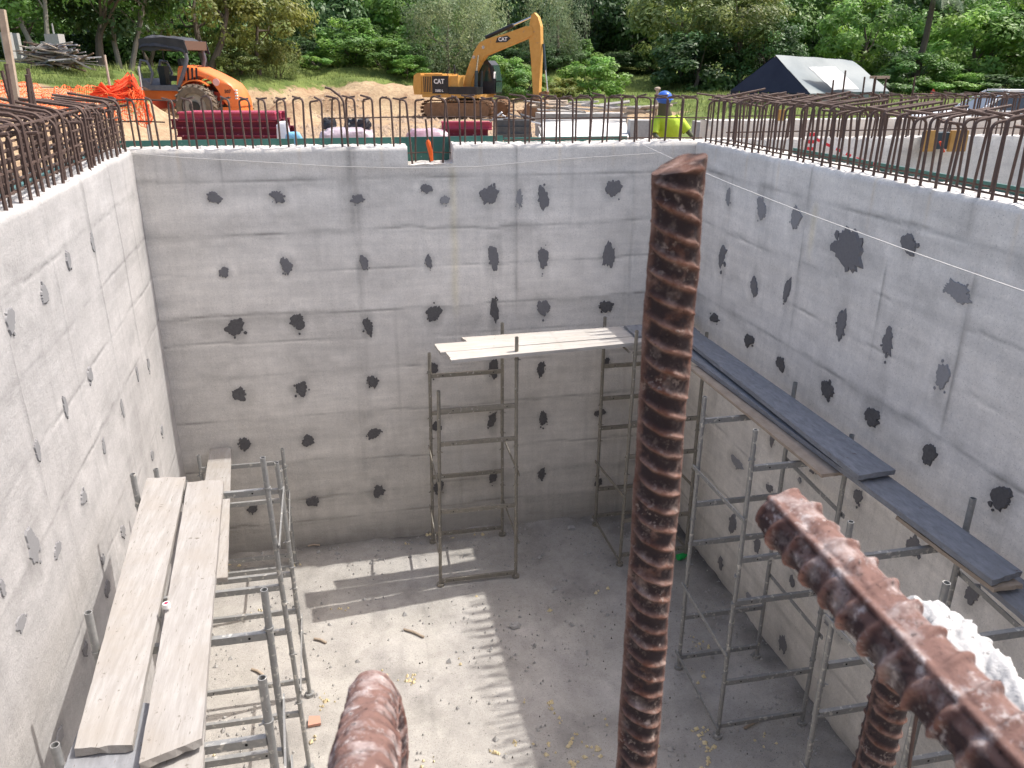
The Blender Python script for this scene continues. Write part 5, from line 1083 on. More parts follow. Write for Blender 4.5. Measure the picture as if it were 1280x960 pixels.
for s_ in (-.55, .5): MB().prism([(4.2, s_, 1.15), (4.85, s_, 1.0), (4.95, s_, .7), (4.8, s_, .27), (4.4, s_, .03), (3.9, s_, .03), (3.55, s_, .3)], (0, .05, 0)).build('bucket_side', MUD, bk_o)
for k in range(5): MB().beam((3.6, -.5+.25*k, .3), (3.35, -.5+.25*k, .52), .1, .07).build('tooth', MUD, bk_o)

# ------------------------------------------------------------------ road roller
ORG = mat('roller_orange', (.80, .16, .035), .45, 0, (.86, .23, .06), 3, .6, 0, 40, .4, spots=(.55, .22, .1), spot_scale=6, spot_cut=.66); TYR = mat('dusty_tyre', (.10, .085, .07), .9, 0, (.24, .19, .14), 8, .7, .008, 30, .2); RED = mat('roller_red_frame', (.62, .06, .03), .6, 0, (.5, .09, .05), 5, .6)
q = P(262, 157, 31); ro_ = thing('road_roller', 'orange soil roller with a tarpaulin draped over its canopy', 'road roller', (q.x, q.y, tz(q.x, q.y)), -YAW-.12); ro_.scale = (.97,)*3
def tyre(x, y, r, wd, parent):
    mb = MB(); t = MB(); pr_ = [(r*.62, -.5), (r*.9, -.5), (r*.97, -.42), (r, -.2), (r, .2), (r*.97, .42), (r*.9, .5), (r*.62, .5)]; n = 32; vs = []; fs = []
    for i in range(n):
        a = 2*math.pi*i/n
        for rr, u in pr_: vs.append((x+rr*math.cos(a), y+u*wd, r+rr*math.sin(a)))
    m_ = len(pr_)
    for i in range(n):
        for j in range(m_-1): fs.append((i*m_+j, ((i+1) % n)*m_+j, ((i+1) % n)*m_+j+1, i*m_+j+1))
    mb.add(vs, fs)
    for i in range(22):
        a = 2*math.pi*i/22
        for s_ in (-1, 1):
            aa = a+(.14 if s_ > 0 else 0); c = Vector((x+r*math.cos(aa), y+s_*wd*.25, r+r*math.sin(aa))); rd = Vector((math.cos(aa), 0, math.sin(aa))); tg = Vector((-rd.z, 0, rd.x)); sk = (Vector((0, 1, 0))+tg*.5*s_).normalized(); mb.obox(c, sk*wd*.26, sk.cross(rd)*.035, rd*.025)
    w_ = mb.build('tyre', TYR, parent, smooth=False)
    MB().tube([(x, y-wd*.36, r), (x, y+wd*.36, r)], r*.63, 24).build('rim', mat('grey_rim', (.22, .21, .2), .7, 0, (.35, .32, .28), 5, .6), w_, smooth=True); MB().tube([(x, y-wd*.46, r), (x, y+wd*.46, r)], r*.26, 16).build('hub', BLK, w_, smooth=True)
tyre(0, -.78, .80, .56, ro_); tyre(0, .78, .80, .56, ro_)
prof = [(-.95, .85, .55), (-.82, 1.35, .62), (-.70, 1.86, .60), (-.35, 1.88, .58), (.1, 1.80, .57), (.6, 1.60, .56), (1.1, 1.36, .54), (1.38, 1.18, .52), (1.52, .95, .50), (1.62, .72, .52), (1.60, .38, .55), (1.2, .34, .6)]
V = []; F = []; 
low = [(-.95, .62), (-.8, .75), (-.6, .95), (-.35, 1.35), (.1, 1.5), (.55, 1.35), (.85, .95), (1.0, .6), (1.15, .42), (1.35, .36), (1.5, .36), (1.6, .38)]
up_ = [(-.95, .85), (-.82, 1.35), (-.70, 1.84), (-.35, 1.88), (.1, 1.80), (.6, 1.60), (1.05, 1.38), (1.36, 1.2), (1.50, 1.0), (1.60, .75), (1.64, .55), (1.62, .4)]
secs = []
for (xl_, zl), (xu, zu) in zip(low, up_):
    wb, wt = .60, .56
    secs.append([(xl_, -wb, zl), ((xl_*.4+xu*.6), -wb, zl*.4+zu*.6), (xu, -wt, zu-.07), (xu, -wt+.10, zu), (xu, wt-.10, zu), (xu, wt, zu-.07), ((xl_*.4+xu*.6), wb, zl*.4+zu*.6), (xl_, wb, zl)])
V = [p for s_ in secs for p in s_]; k = 8
for i in range(len(secs)-1):
    for j in range(k): F.append((i*k+j, (i+1)*k+j, (i+1)*k+(j+1) % k, i*k+(j+1) % k))
F.append(tuple(range(k))); F.append(tuple((len(secs)-1)*k+j for j in range(k))[::-1])
hood = MB().add(V, F).build('hood', ORG, ro_, smooth=True)
# fender flare above the tyre
fl_ = MB()
for s_ in (-1, 1):
    pts = [(-.88*math.cos(a), .80+.98*math.sin(a)) for a in np.linspace(.9, 2.2, 10)]; inn = [(x*.97, .8+(z-.8)*.95) for x, z in pts]
    fl_ = MB(); ys = -.80 if s_ < 0 else .55; fl_.prism([(x, ys, z) for x, z in pts]+[(x, ys, z) for x, z in inn[::-1]], (0, .25, 0)); fl_.build('fender', ORG, ro_)
for kx in range(4):
    x = -.52+.17*kx; MB().prism([(x, -.615, 1.32), (x+.075, -.615, 1.32), (x+.11, -.60, 1.79), (x+.035, -.60, 1.79)], (0, .03, 0)).build('vent_slot', BLK, hood)
    MB().box(x+.02, x+.09, -.4, .4, 1.88-.02*kx, 1.893-.02*kx).build('vent_slot', BLK, hood)
MB().tube([(.80, -.610, 1.27), (.80, -.585, 1.27)], .135, 20).build('badge', mat('pinkish_badge', (.8, .45, .42), .5), hood, smooth=True)
text('507', .17, BLK, hood, side_mtx(1.22, -.607, .93)); 
for kz in range(4): MB().box(1.50, 1.585, -.605, -.52, .66+.10*kz, .71+.10*kz).build('lamp_louvre', WHT, hood)
MB().box(.95, 1.62, -.62, .62, .18, .36).build('rear_bumper', ORG, ro_); MB().box(-1.0, .9, -.4, .4, .45, .9).build('chassis', RED, ro_)
# platform, seat, canopy
pf = MB(); pf.prism([(-2.55, -.75, 1.35), (-2.45, -.75, 1.12), (-2.1, -.75, .97), (-1.0, -.75, .95), (-.95, -.75, 1.15), (-2.05, -.75, 1.15), (-2.35, -.75, 1.4)], (0, 1.5, 0)); pf.build('platform', GRY, ro_)
for y in (-.72, .72):
    MB().tube([(-.95, y, 1.1), (-.62, y, 1.75), (-.48, y, 2.1), (-.58, y, 2.75)], .075, 8).build('canopy_post', GRY, ro_, smooth=True)
    MB().tube([(-2.4, y, 1.3), (-2.5, y, 1.7), (-2.35, y, 2.05), (-2.1, y, 2.0), (-1.95, y, 1.6), (-2.1, y, 1.2)], .055, 8).build('handrail', GRY, ro_, smooth=True)
MB().tube([(-2.2, -.7, 2.0), (-2.2, -.7, 2.7)], .025, 6).build('canopy_stay', BLK, ro_); MB().tube([(-2.2, .7, 2.0), (-2.2, .7, 2.7)], .025, 6).build('canopy_stay', BLK, ro_)
st = MB(); st.box(-1.55, -1.05, -.28, .28, 1.3, 1.5); st.build('seat', BLK, ro_); MB().obox((-1.0, 0, 1.75), (.06, 0, .02), (0, .28, 0), (-.06, 0, .35)).build('backrest', BLK, ro_); MB().box(-2.0, -1.75, -.2, .2, 1.15, 1.85).build('console', BLK, ro_)
MB().tube([(-1.78, -.2, 1.95), (-1.72, 0, 2.0), (-1.78, .2, 1.95)], .025, 6).build('steering_wheel', BLK, ro_)
# tarp: wrinkled shell over a frame
nx_, ny_ = 36, 20; u_, v_ = np.meshgrid(np.linspace(0, 1, nx_), np.linspace(0, 1, ny_), indexing='ij')
zt = 2.98-.16*u_-.38*np.abs(2*v_-1)**5-.12*(np.abs(2*u_-1))**6+.06*fbm(u_*5, v_*9, 3)+.035*fbm(u_*14, v_*5, 4); xt = -2.25+1.85*u_; yt = -.95+1.9*v_+.03*fbm(u_*6, v_*3, 6)
Vt = np.stack([xt, yt, zt], -1).reshape(-1, 3); Vb_ = Vt-np.array([0, 0, .02]); Ft = grid_faces(nx_, ny_); n0 = len(Vt)
TARP = mat('draped_tarpaulin', (.010, .010, .013), .55, 0, (.05, .048, .052), 2.2, .8, .01, 9, .5)
me = np_mesh('tarpaulin', np.concatenate([Vt, Vb_]), np.concatenate([Ft, Ft[:, ::-1]+n0]), TARP, True); link('tarpaulin', me, ro_)
MB().box(-2.15, -.40, -.85, .85, 2.42, 2.74).build('canopy_frame', mat('brown_canopy', (.12, .07, .05), .8), ro_); 
for y in (-.9, .86):
    MB().prism([(-2.26, y, 2.42), (-2.22, y, 2.80), (-1.2, y, 2.86), (-.42, y, 2.76), (-.30, y, 2.28), (-.7, y, 2.36), (-1.3, y, 2.44), (-1.8, y, 2.36)], (0, .03, 0)).build('tarpaulin_flap', TARP, ro_)
MB().tube([(-3.0, -1.05, .76), (-3.0, 1.05, .76)], .76, 36).build('drum', MUD, ro_, smooth=True)
for y in (-1.2, 1.2): MB().beam((-3.95, y, .78), (-1.6, y, .85), .14, .26).build('drum_frame', RED, ro_)
MB().beam((-3.9, -1.2, .8), (-3.9, 1.2, .8), .16, .24).build('drum_frame', RED, ro_); MB().beam((-1.7, -1.2, .85), (-1.7, 1.2, .85), .2, .3).build('drum_frame', RED, ro_); MB().box(-2.3, -.9, -.55, .55, .62, .95).build('front_chassis', ORG, ro_)

for c_ in ro_.children:
    if not c_.name.startswith(('tyre', 'drum', 'fender')): c_.location.z += .42
    if c_.name.startswith(('canopy', 'tarp', 'platform', 'seat', 'backrest', 'console', 'handrail', 'steering')): c_.location.x += .28
# ------------------------------------------------------------------ white car
CARP = mat('white_car_paint', (.78, .79, .80), .25, 0, spec=.6); CGL = mat('car_glass', (.03, .04, .05), .06, 0, spec=.8); 
q = P(1215, 184, 22); cz_ = tz(q.x, q.y); ca = thing('car', 'white car parked beyond the hooked bars on the right', 'car', (q.x, q.y, cz_), -YAW-.05)
def loft(secs, cap=True):
    k = len(secs[0]); mb = MB(); V = [p for s_ in secs for p in s_]; F = []
    for i in range(len(secs)-1):
        for j in range(k): F.append((i*k+j, (i+1)*k+j, (i+1)*k+(j+1) % k, i*k+(j+1) % k))
    if cap: F += [tuple(range(k)), tuple((len(secs)-1)*k+j for j in range(k))[::-1]]
    return mb.add(V, F)
bs = [(-1.95, .45, .62, .55), (-1.85, .35, .82, .72), (-1.4, .28, .92, .80), (-.6, .25, .98, .84), (.1, .22, 1.0, .86), (1.2, .22, 1.0, .86), (2.2, .25, 1.0, .84), (2.6, .35, .95, .75), (2.7, .5, .75, .65)]
body = loft([[(x, -w_, z0), (x, -w_-.02, (z0+z1)/2), (x, -w_*.95, z1-.04), (x, -w_*.8, z1), (x, w_*.8, z1), (x, w_*.95, z1-.04), (x, w_+.02, (z0+z1)/2), (x, w_, z0)] for x, z0, z1, w_ in bs]).build('body', CARP, ca, smooth=True)
gs = [(-.35, .97, .98, .72), (.35, .97, 1.40, .60), (.8, .97, 1.45, .60), (1.6, .97, 1.44, .60), (2.15, .97, 1.32, .60), (2.5, .96, .99, .68)]
ghs = loft([[(x, -.78, z0), (x, -w_, z1-.03), (x, -w_*.85, z1), (x, w_*.85, z1), (x, w_, z1-.03), (x, .78, z0)] for x, z0, z1, w_ in gs]).build('glasshouse', CGL, ca, smooth=False)
MB().prism([(.38, -.60, 1.43), (.38, .60, 1.43), (2.0, .60, 1.42), (2.0, -.60, 1.42)], (0, 0, .05)).build('roof', CARP, ca)
for s_ in (-1, 1):
    for a, b in (((-.33, .78, .99), (.37, .615, 1.44)), ((1.0, .79, .99), (.95, .62, 1.45)), ((1.85, .79, .99), (1.95, .62, 1.42)), ((2.48, .72, .98), (2.05, .62, 1.42))): MB().beam((a[0], s_*a[1], a[2]), (b[0], s_*b[1], b[2]), .05, .05).build('pillar', CARP, ca)
    MB().ell((-.05, s_*.93, 1.02), .1, .08, .07).build('mirror', CARP, ca, smooth=True)
    MB().box(-1.97, -1.86, s_*.5-.14, s_*.5+.14, .55, .70).build('headlight', WHT, ca)
    for x in (-1.25, 1.75):
        wq = MB().tube([(x, s_*.84-.1, .31), (x, s_*.84+.1, .31)], .31, 22).build('wheel', BLK, ca, smooth=True); MB().tube([(x, s_*.84-.11, .31), (x, s_*.84+.11, .31)], .19, 16).build('rim', CHR, wq, smooth=True)
MB().beam((-.3, 0, .985), (-.3, .0, 1.0), .02, .02).build('wiper', BLK, ca)

# ------------------------------------------------------------------ tent
q = P(1000, 128, 35); tn = thing('tent', 'ridge tent of dark blue and pale tarpaulin with a white sheet on its roof', 'tent', (q.x, q.y, tz(q.x, q.y)))
A = P(913, 113, 36.5); B = P(969, 69, 35.3); Cc = P(1013, 117, 34); R2_ = P(1066, 75, 37.5); E2 = P(1112, 114, 36); dv = R2_-B; F2 = A+dv
def cloth(a, b, c_, d, m, nm, parent, sag=.12, th=.02, nu=18, nv=12, rip=.04, seed=0, drop=0):
    a, b, c_, d = (np.array(v) for v in (a, b, c_, d)); u, v = np.meshgrid(np.linspace(0, 1, nu), np.linspace(0, 1, nv), indexing='ij')
    Pp = (a*(1-u[..., None])+b*u[..., None])*(1-v[..., None])+(d*(1-u[..., None])+c_*u[..., None])*v[..., None]
    n = np.cross(b-a, d-a); n = n/np.linalg.norm(n); k = -sag*np.sin(np.pi*u)*np.sin(np.pi*v)+rip*fbm(u*4, v*6, seed)+rip*.5*fbm(u*12, v*3, seed+2); Pp = Pp+k[..., None]*n*(1 if n[2] > 0 else -1)
    V = Pp.reshape(-1, 3); F = grid_faces(nu, nv); o = link(nm, np_mesh(nm, np.concatenate([V, V-np.array([0, 0, th])]), np.concatenate([F, F[:, ::-1]+len(V)]), m, True), parent, -OFF[parent.name]); return o
NAVY = mat('navy_tarpaulin', (.012, .016, .035), .6, 0, (.03, .035, .06), .8, .6, 0, 40, .3); PALE = mat('pale_tarpaulin', (.08, .11, .12), .5, 0, (.17, .20, .205), .9, .9, .01, 4, .4); SHEET = mat('white_sheet', (.50, .50, .49), .6)
cloth(B, R2_, E2, Cc, PALE, 'roof_slope', tn, .18, seed=1); cloth(B, R2_, F2, A, NAVY, 'far_roof_slope', tn, .15, seed=2)
up1 = Vector((0, 0, .04)); MBg = MB(); MBg.prism([A, B-up1, Cc], (FWD*.04)); MBg.build('gable', NAVY, tn)
cloth(P(1010, 87, 34.6)+up1*2.5, P(1044, 86, 35.4)+up1*2.5, P(1074, 114, 35.0)+up1*2.5, P(1042, 115, 34.3)+up1*2.5, SHEET, 'cover_sheet', tn, -.02, rip=.03, seed=5)
for a, b in ((Cc, E2), (A, Cc)):
    for k in range(8): s_ = a.lerp(b, k/8); e_ = a.lerp(b, (k+.9)/8); MB().prism([s_, e_, e_-Vector((0, 0, .22+.1*(k % 3))), s_-Vector((0, 0, .2+.1*((k+1) % 3)))], FWD*.015).build('valance_strip', PALE if a is Cc else NAVY, tn)
for p in (A, Cc, E2, F2, B, R2_): MB().tube([Vector((p.x, p.y, tz(p.x, p.y)-.1)), p-up1], .03, 6).build('pole', WOODO, tn)

# ------------------------------------------------------------------ worker
SKIN = mat('skin_in_scarf', (.07, .08, .05), .8, 0, (.11, .11, .07), 8, .5); VEST = mat('hi_vis_vest', (.34, .50, .02), .7, 0, (.46, .60, .06), 7, .7, .02, 9); TRO = mat('work_trousers', (.05, .06, .09), .85); CAPM = mat('blue_helmet', (.03, .12, .5), .35)
hq = P(829, 126, 13.2); wx, wy = hq.x, hq.y; gz = tz(wx, wy)
wk = thing('person', 'worker in a blue helmet and yellow-green vest bending behind the back wall', 'person', (wx, wy, gz)); OFF[wk.name] = Vector((wx, wy, gz))
def skin_body(name, joints, edges, m, parent, sub=2):
    me = bpy.data.meshes.new(name); me.from_pydata([j[:3] for j in joints], edges, []); o = link(name, me, parent)
    sk = o.modifiers.new('skin', 'SKIN'); me.skin_vertices or me.attributes.new
    try: o.data.skin_vertices[0]
    except Exception:
        pass
    sv = o.data.skin_vertices[0].data if len(o.data.skin_vertices) else None
    if sv is not None:
        for i, j in enumerate(joints): sv[i].radius = (j[3], j[4] if len(j) > 4 else j[3]); sv[i].use_root = (i == 0)
    ss = o.modifiers.new('sub', 'SUBSURF'); ss.levels = sub; ss.render_levels = sub
    dg = bpy.context.evaluated_depsgraph_get(); dg.update(); m2 = bpy.data.meshes.new_from_object(o.evaluated_get(dg)); o.modifiers.clear(); o.data = m2; m2.materials.clear(); m2.materials.append(m); m2.polygons.foreach_set('use_smooth', [True]*len(m2.polygons)); return o
hz = hq.z-gz
J = [(.22, .09, .84, .15, .13), (.17, .05, .98, .15, .12), (.11, 0, 1.14, .16, .12), (.04, -.02, hz-.28, .06), (.01, -.04, hz-.12, .07), (0, -.05, hz, .085, .095),
     (-.10, -.02, 1.17, .055), (-.17, -.14, .98, .042), (-.10, -.32, .88, .035), (-.07, -.38, .86, .03), (.30, .0, 1.17, .055), (.47, -.08, 1.0, .042), (.52, -.26, .90, .035), (.53, -.32, .88, .03),
     (.13, .08, .80, .09), (.03, -.04, .46, .065), (.10, .08, .08, .045), (.09, -.08, .04, .04), (.32, .09, .80, .09), (.33, -.03, .46, .065), (.32, .1, .08, .045), (.34, -.06, .04, .04)]
E_ = [(0, 1), (1, 2), (2, 3), (3, 4), (4, 5), (2, 6), (6, 7), (7, 8), (8, 9), (2, 10), (10, 11), (11, 12), (12, 13), (0, 14), (14, 15), (15, 16), (16, 17), (0, 18), (18, 19), (19, 20), (20, 21)]
try:
    skin_body('body', J, E_, SKIN, wk)
except Exception as ex_:
    print('SKIN FAIL', ex_)
def shell(secs, m, nm, parent, n=18, thick=.0):
    V = []; F = []
    for (cx_, cy__, cz__, rx_, ry_) in secs:
        for j in range(n): a = 2*math.pi*j/n; V.append((cx_+rx_*math.cos(a)*(1+.03*math.sin(3*a+cz__*20)), cy__+ry_*math.sin(a), cz__))
    for i in range(len(secs)-1):
        for j in range(n): F.append((i*n+j, i*n+(j+1) % n, (i+1)*n+(j+1) % n, (i+1)*n+j))
    me = bpy.data.meshes.new(nm); me.from_pydata(V, [], F); me.materials.append(m); me.polygons.foreach_set('use_smooth', [True]*len(F)); o = link(nm, me, parent); return o
vs_ = shell([(.22, .10, .74, .19, .17), (.20, .08, .86, .20, .18), (.17, .05, .98, .215, .19), (.13, .02, 1.10, .235, .19), (.09, -.01, 1.20, .235, .17), (.05, -.03, 1.27, .17, .13), (.04, -.03, 1.29, .11, .10)], VEST, 'vest', wk)
for s_, p_ in ((-1, ((-.04, -.02, 1.20), (-.13, -.04, 1.16), (-.17, -.12, 1.0))), (1, ((.22, -.01, 1.20), (.33, 0, 1.16), (.44, -.06, 1.03)))):
    MB().tube([Vector(p) for p in p_], [.095, .09, .07], 12).mesh('x', VEST); o = link('sleeve', MB().tube([Vector(p) for p in p_], [.10, .095, .08], 12).mesh('sleeve', VEST, True), wk)
link('reflective_band', MB().tube([Vector((.20, .08, .86)), Vector((.195, .075, .91))], .212, 18, False).mesh('reflective_band', mat('silver_band', (.6, .6, .62), .4), True), wk)
shell([(.21, .09, .90, .17, .15), (.22, .09, .82, .19, .15), (.22, .09, .74, .19, .15)], TRO, 'trousers', wk)
for cx_ in (.11, .33): link('trouser_leg', MB().tube([Vector((cx_+.01, .08, .82)), Vector((cx_-.05, -.03, .46)), Vector((cx_, .07, .12))], [.115, .09, .075], 12).mesh('trouser_leg', TRO, True), wk)
hm = MB(); hm.ell((0, -.05, hz+.045), .125, .14, .115, 18, 10); hm.tube([Vector((0, -.05, hz+.02)), Vector((0, -.05, hz+.032))], [.15, .145], 20); link('helmet', hm.mesh('helmet', CAPM, True), wk)
link('scarf', MB().tube([Vector((0, -.05, hz-.0)), Vector((.01, -.04, hz-.12)), Vector((.04, -.03, hz-.26))], [.095, .10, .13], 14).mesh('scarf', mat('olive_scarf', (.09, .09, .045), .9), True), wk)

# ------------------------------------------------------------------ orange safety netting
NET = mat('orange_net', (.80, .13, .03), .6, 0, (.90, .22, .07), 3, .6)
def net(label, top, bot, nu, nv, m, wob=.05, seed=0, r=.006):
    top = [Vector(p) for p in top]; bot = [Vector(p) for p in bot]; mb = MB()
    def pick(l, u): f = u*(len(l)-1); j = min(int(f), len(l)-2); return l[j].lerp(l[j+1], f-j)
    G = [[pick(top, i/nu).lerp(pick(bot, i/nu), j/nv)+Vector((0, wob*float(fbm(np.array([i*.35]), np.array([j*.5]), seed)[0]), wob*.7*float(fbm(np.array([i*.5]), np.array([j*.4+9]), seed+1)[0]))) for j in range(nv+1)] for i in range(nu+1)]
    for j in range(nv+1): mb.tube([G[i][j] for i in range(nu+1)], r, 3, False)
    for i in range(nu+1): mb.tube([G[i][j] for j in range(nv+1)], r*.8, 3, False)
    o = mb.build('safety_net', m, loc=bot[0]); tag(o, label, 'safety net'); return o
net('long orange safety net behind the left row of hooked bars', [P(x, y, z) for x, y, z in ((-40, 103, 15), (20, 104, 15.5), (70, 111, 16), (115, 108, 16.5), (165, 112, 17))], [P(x, y, z) for x, y, z in ((-40, 142, 14.5), (20, 146, 15), (70, 144, 15.5), (115, 148, 16), (165, 150, 16.5))], 64, 12, NET, .12, 3, .011)
REDN = mat('red_orange_net', (.80, .07, .02), .6, 0, (.9, .14, .05), 3, .6)
# bunched net: a hump of wavy folds hung over a stake
rn = random.Random(3); mb = MB(); A_ = P(112, 120, 16.2); B_ = P(163, 91, 16.6); C_ = P(178, 122, 16.4)
for k in range(64):
    v = k/63; l = A_.lerp(P(126, 104, 16.2), min(1, v*1.2)); pts = []; dep = rn.uniform(-.35, .35)
    top_ = B_+Vector((0, 0, -v*.50)); st_ = l if k % 2 else A_.lerp(B_, rn.uniform(0, .7)); en_ = C_.lerp(P(170, 108, 16.5), rn.random())
    for i in range(11):
        u = i/10; p = (st_.lerp(top_, min(1, u/.72)) if u < .72 else top_.lerp(en_, (u-.72)/.28)); pts.append(p+Vector((0, dep*math.sin(math.pi*u), rn.uniform(-.02, .02)-.10*math.sin(math.pi*min(1, u/.72))*(u < .72)*.6-v*.1*math.sin(math.pi*u))))
    mb.tube(pts, rn.choice((.008, .012, .02)), 4, False)
o = mb.build('safety_net', REDN, loc=A_); tag(o, 'bunched red-orange net heaped up on stakes left of the roller', 'safety net', kind=None)
net('crumpled orange net hanging down between the bars left of the red beams', [P(160, 112, 15.5), P(172, 110, 15.6), P(178, 114, 15.5)], [P(172, 158, 15.3), P(184, 156, 15.3), P(192, 152, 15.3)], 16, 26, NET, .22, 8, .007)
def stake(px, py0, py1, z, lean, label, m=WOODO, r=.018):
    a = P(px, py1, z); b = P(px+lean, py0, z); g = min(a.z, tz(a.x, a.y)-.05); o = MB().tube([Vector((a.x, a.y, g)), a, b], [r, r, r*.8], 6).build('stake', m, loc=Vector((a.x, a.y, g)), smooth=True); tag(o, label, 'stake')
stake(139, 69, 118, 16.4, -8, 'pale stick rising through the left part of the bunched net', r=.03); stake(166, 90, 120, 16.5, -2, 'dark stake at the peak of the bunched net', RUSTD); stake(178, 83, 118, 16.6, -5, 'white stick between the bunched net and the roller', WOODL, .025)
o = MB().tube([P(-20, 108, 16), P(60, 109, 16.3), P(180, 109, 16.6)], .009, 5).build('guide_rope', RUSTD, loc=P(-20, 108, 16)); tag(o, 'dark rope running above the orange net on the left', 'rope')

# ------------------------------------------------------------------ left background: timber post, concrete blocks, woodpile
a = P(5, 75, 12); o = MB().beam(Vector((a.x, a.y, tz(a.x, a.y)-.1)), P(2, 12, 12), .09, .09, (1, 0, 0)).build('timber_post', WOODO, loc=(a.x, a.y, tz(a.x, a.y)-.1)); tag(o, 'timber post at the left edge of the view', 'post')
for k, (x0, x1, y0, y1, z, l) in enumerate(((10, 20, 41, 72, 30, 'left grey concrete post of the pair behind the timber post'), (22, 29, 42, 68, 30.5, 'right grey concrete post of the pair behind the timber post'), (64, 81, 43, 63, 29, 'grey concrete pillar standing behind the woodpile'), (56, 66, 52, 62, 29.6, 'low grey block left of the pillar behind the woodpile'))):
    c = P((x0+x1)/2, y1+6, z); w_ = (x1-x0)/FPX*z/2; top_ = P((x0+x1)/2, y0, z).z; g = min(tz(c.x, c.y)-.1, c.z); mb = MB(); mb.obox((c.x, c.y, (g+top_)/2), _r*w_, Vector((_sy, _cy, 0))*w_*.9, (0, 0, (top_-g)/2))
    if k == 2: mb.tube([(c.x, c.y, top_), (c.x, c.y, top_+.35)], .03, 5)
    o = mb.build('concrete_post', GREY, loc=(c.x, c.y, g)); tag(o, l, 'concrete post')
q = P(70, 86, 27); gz_ = tz(q.x, q.y); wp = thing('woodpile', 'untidy pile of old boards and sticks on the slope at the left', 'woodpile', (q.x, q.y, gz_)); rn = random.Random(12)
WM = [WOODO, WOODL, mat('dark_old_wood', (.12, .08, .06), .9, 0, (.2, .14, .1), 9, .7), WOODB]
for k in range(95):
    x = rn.gauss(0, .42); h = max(.04, (1-abs(x)/1.15)*.68)*rn.random()+.03; L_ = rn.uniform(.35, .95); a = rn.gauss(0, .45); tl = rn.gauss(0, .22); c = Vector((q.x, q.y, gz_+.1+h))+_r*x+Vector((0, rn.uniform(-.4, .4), 0)); d = (_r*math.cos(a)+Vector((_sy, _cy, 0))*math.sin(a)+Vector((0, 0, tl))).normalized()
    MB().beam(c-d*L_, c+d*L_, rn.uniform(.05, .12), rn.uniform(.02, .05), (rn.uniform(-.4, .4), 0, 1)).build('board', rn.choice(WM), wp)
for (a, b) in (((28, 74), (53, 55)), ((90, 74), (114, 86)), ((8, 75), (38, 73)), ((80, 68), (112, 74))): MB().beam(P(*a, 26.5), P(*b, 26.8), .1, .05).build('board', WOODL, wp)

# ------------------------------------------------------------------ clutter behind the left bars
rn = random.Random(21); V = []
mb = MB()
for k in range(420):
    y = rn.uniform(3.8, 10.6); x = XL(y)-.36-abs(rn.gauss(0, .45)); r = rn.uniform(.02, .09); g = tz(x, y); mb.ell((x, y, g+.02+rn.uniform(0, .12)), r, r*rn.uniform(.6, 1), r*.7, 6, 4, rn.choice((0, 1, 2)), .25, k)
o = mb.build('rubble', [GREY, SOIL, mat('brown_rubble', (.2, .12, .08), .9, 0, (.33, .22, .16), 9, .7)]); tag(o, 'broken concrete and soil heaped outside the left wall', 'rubble', kind='stuff')
for k in range(16):
    y = rn.uniform(4.5, 9.8); x = XL(y)-.45-rn.random()*.5; a = rn.uniform(-.4, .4); z = -.1+rn.uniform(0, .25); d = Vector((math.sin(a), math.cos(a), rn.uniform(-.08, .08))); c = Vector((x, y, z))
    o = MB().beam(c-d*rn.uniform(.3, .8), c+d*.4, rn.uniform(.05, .1), .03).build('scrap_board', rn.choice(WM), loc=c); tag(o, 'scrap timber lying among rubble outside the left wall', 'board', 'scrap timbers outside the left wall')

# ------------------------------------------------------------------ stack of maroon beams and wrapped bundles behind the back wall
MAR = mat('maroon_paint', (.105, .012, .024), .6, 0, (.19, .022, .045), 5, .6, spots=(.5, .3, .32), spot_scale=9, spot_cut=.66); PNK = mat('maroon_highlight', (.42, .05, .10), .5, 0, (.55, .11, .17), 5, .6)  # the pink is a highlight on maroon, put into the colour
def ibeam(a, b, h, wd, m, label, grp):
    n = (b-a).normalized(); mb = MB(); mb.beam(a, b, .035, h*.8); mb.beam(a+Vector((0, 0, h/2)), b+Vector((0, 0, h/2)), wd, .035); mb.beam(a-Vector((0, 0, h/2)), b-Vector((0, 0, h/2)), wd, .035)
    mb2 = mb.build('beam', m, loc=(a+b)/2-Vector((0, 0, h/2))); tag(mb2, label, 'beam', grp)
zb_ = 17.6; rowsb = [(175, 228, 352, MAR), (165, 222, 356, MAR), (155, 215, 350, MAR), (146, 224, 345, PNK)]
names = ['lowest', 'second lowest', 'third', 'top']
for i, (py, x0, x1, m_) in enumerate(rowsb):
    for j in range(3):
        a = P(x0+j*3, py, zb_)+Vector((_sy, _cy, 0))*(j*.28); b = P(x1+j*2, py, zb_)+Vector((_sy, _cy, 0))*(j*.28); a.z = b.z = P((x0+x1)/2, py, zb_).z
        ibeam(a, b, .17, .17, m_, ['front', 'middle', 'rear'][j]+' beam of the '+names[i]+' layer in the maroon beam stack'+(' with highlights painted pink' if m_ is PNK else ''), 'stacked maroon beams behind the back wall')
a = P(285, 178, zb_); 
for k, px in enumerate((235, 285, 340)):
    c = P(px, 181, zb_); g = tz(c.x, c.y); z1 = P(285, 177, zb_).z-.02; o = MB().box(c.x-.08, c.x+.08, c.y-.1, c.y+.8, g-.1, z1).build('bearer', WOODO, loc=(c.x, c.y, g)); tag(o, ['left', 'middle', 'right'][k]+' timber bearer under the maroon beam stack', 'timber', 'bearers under the beams')
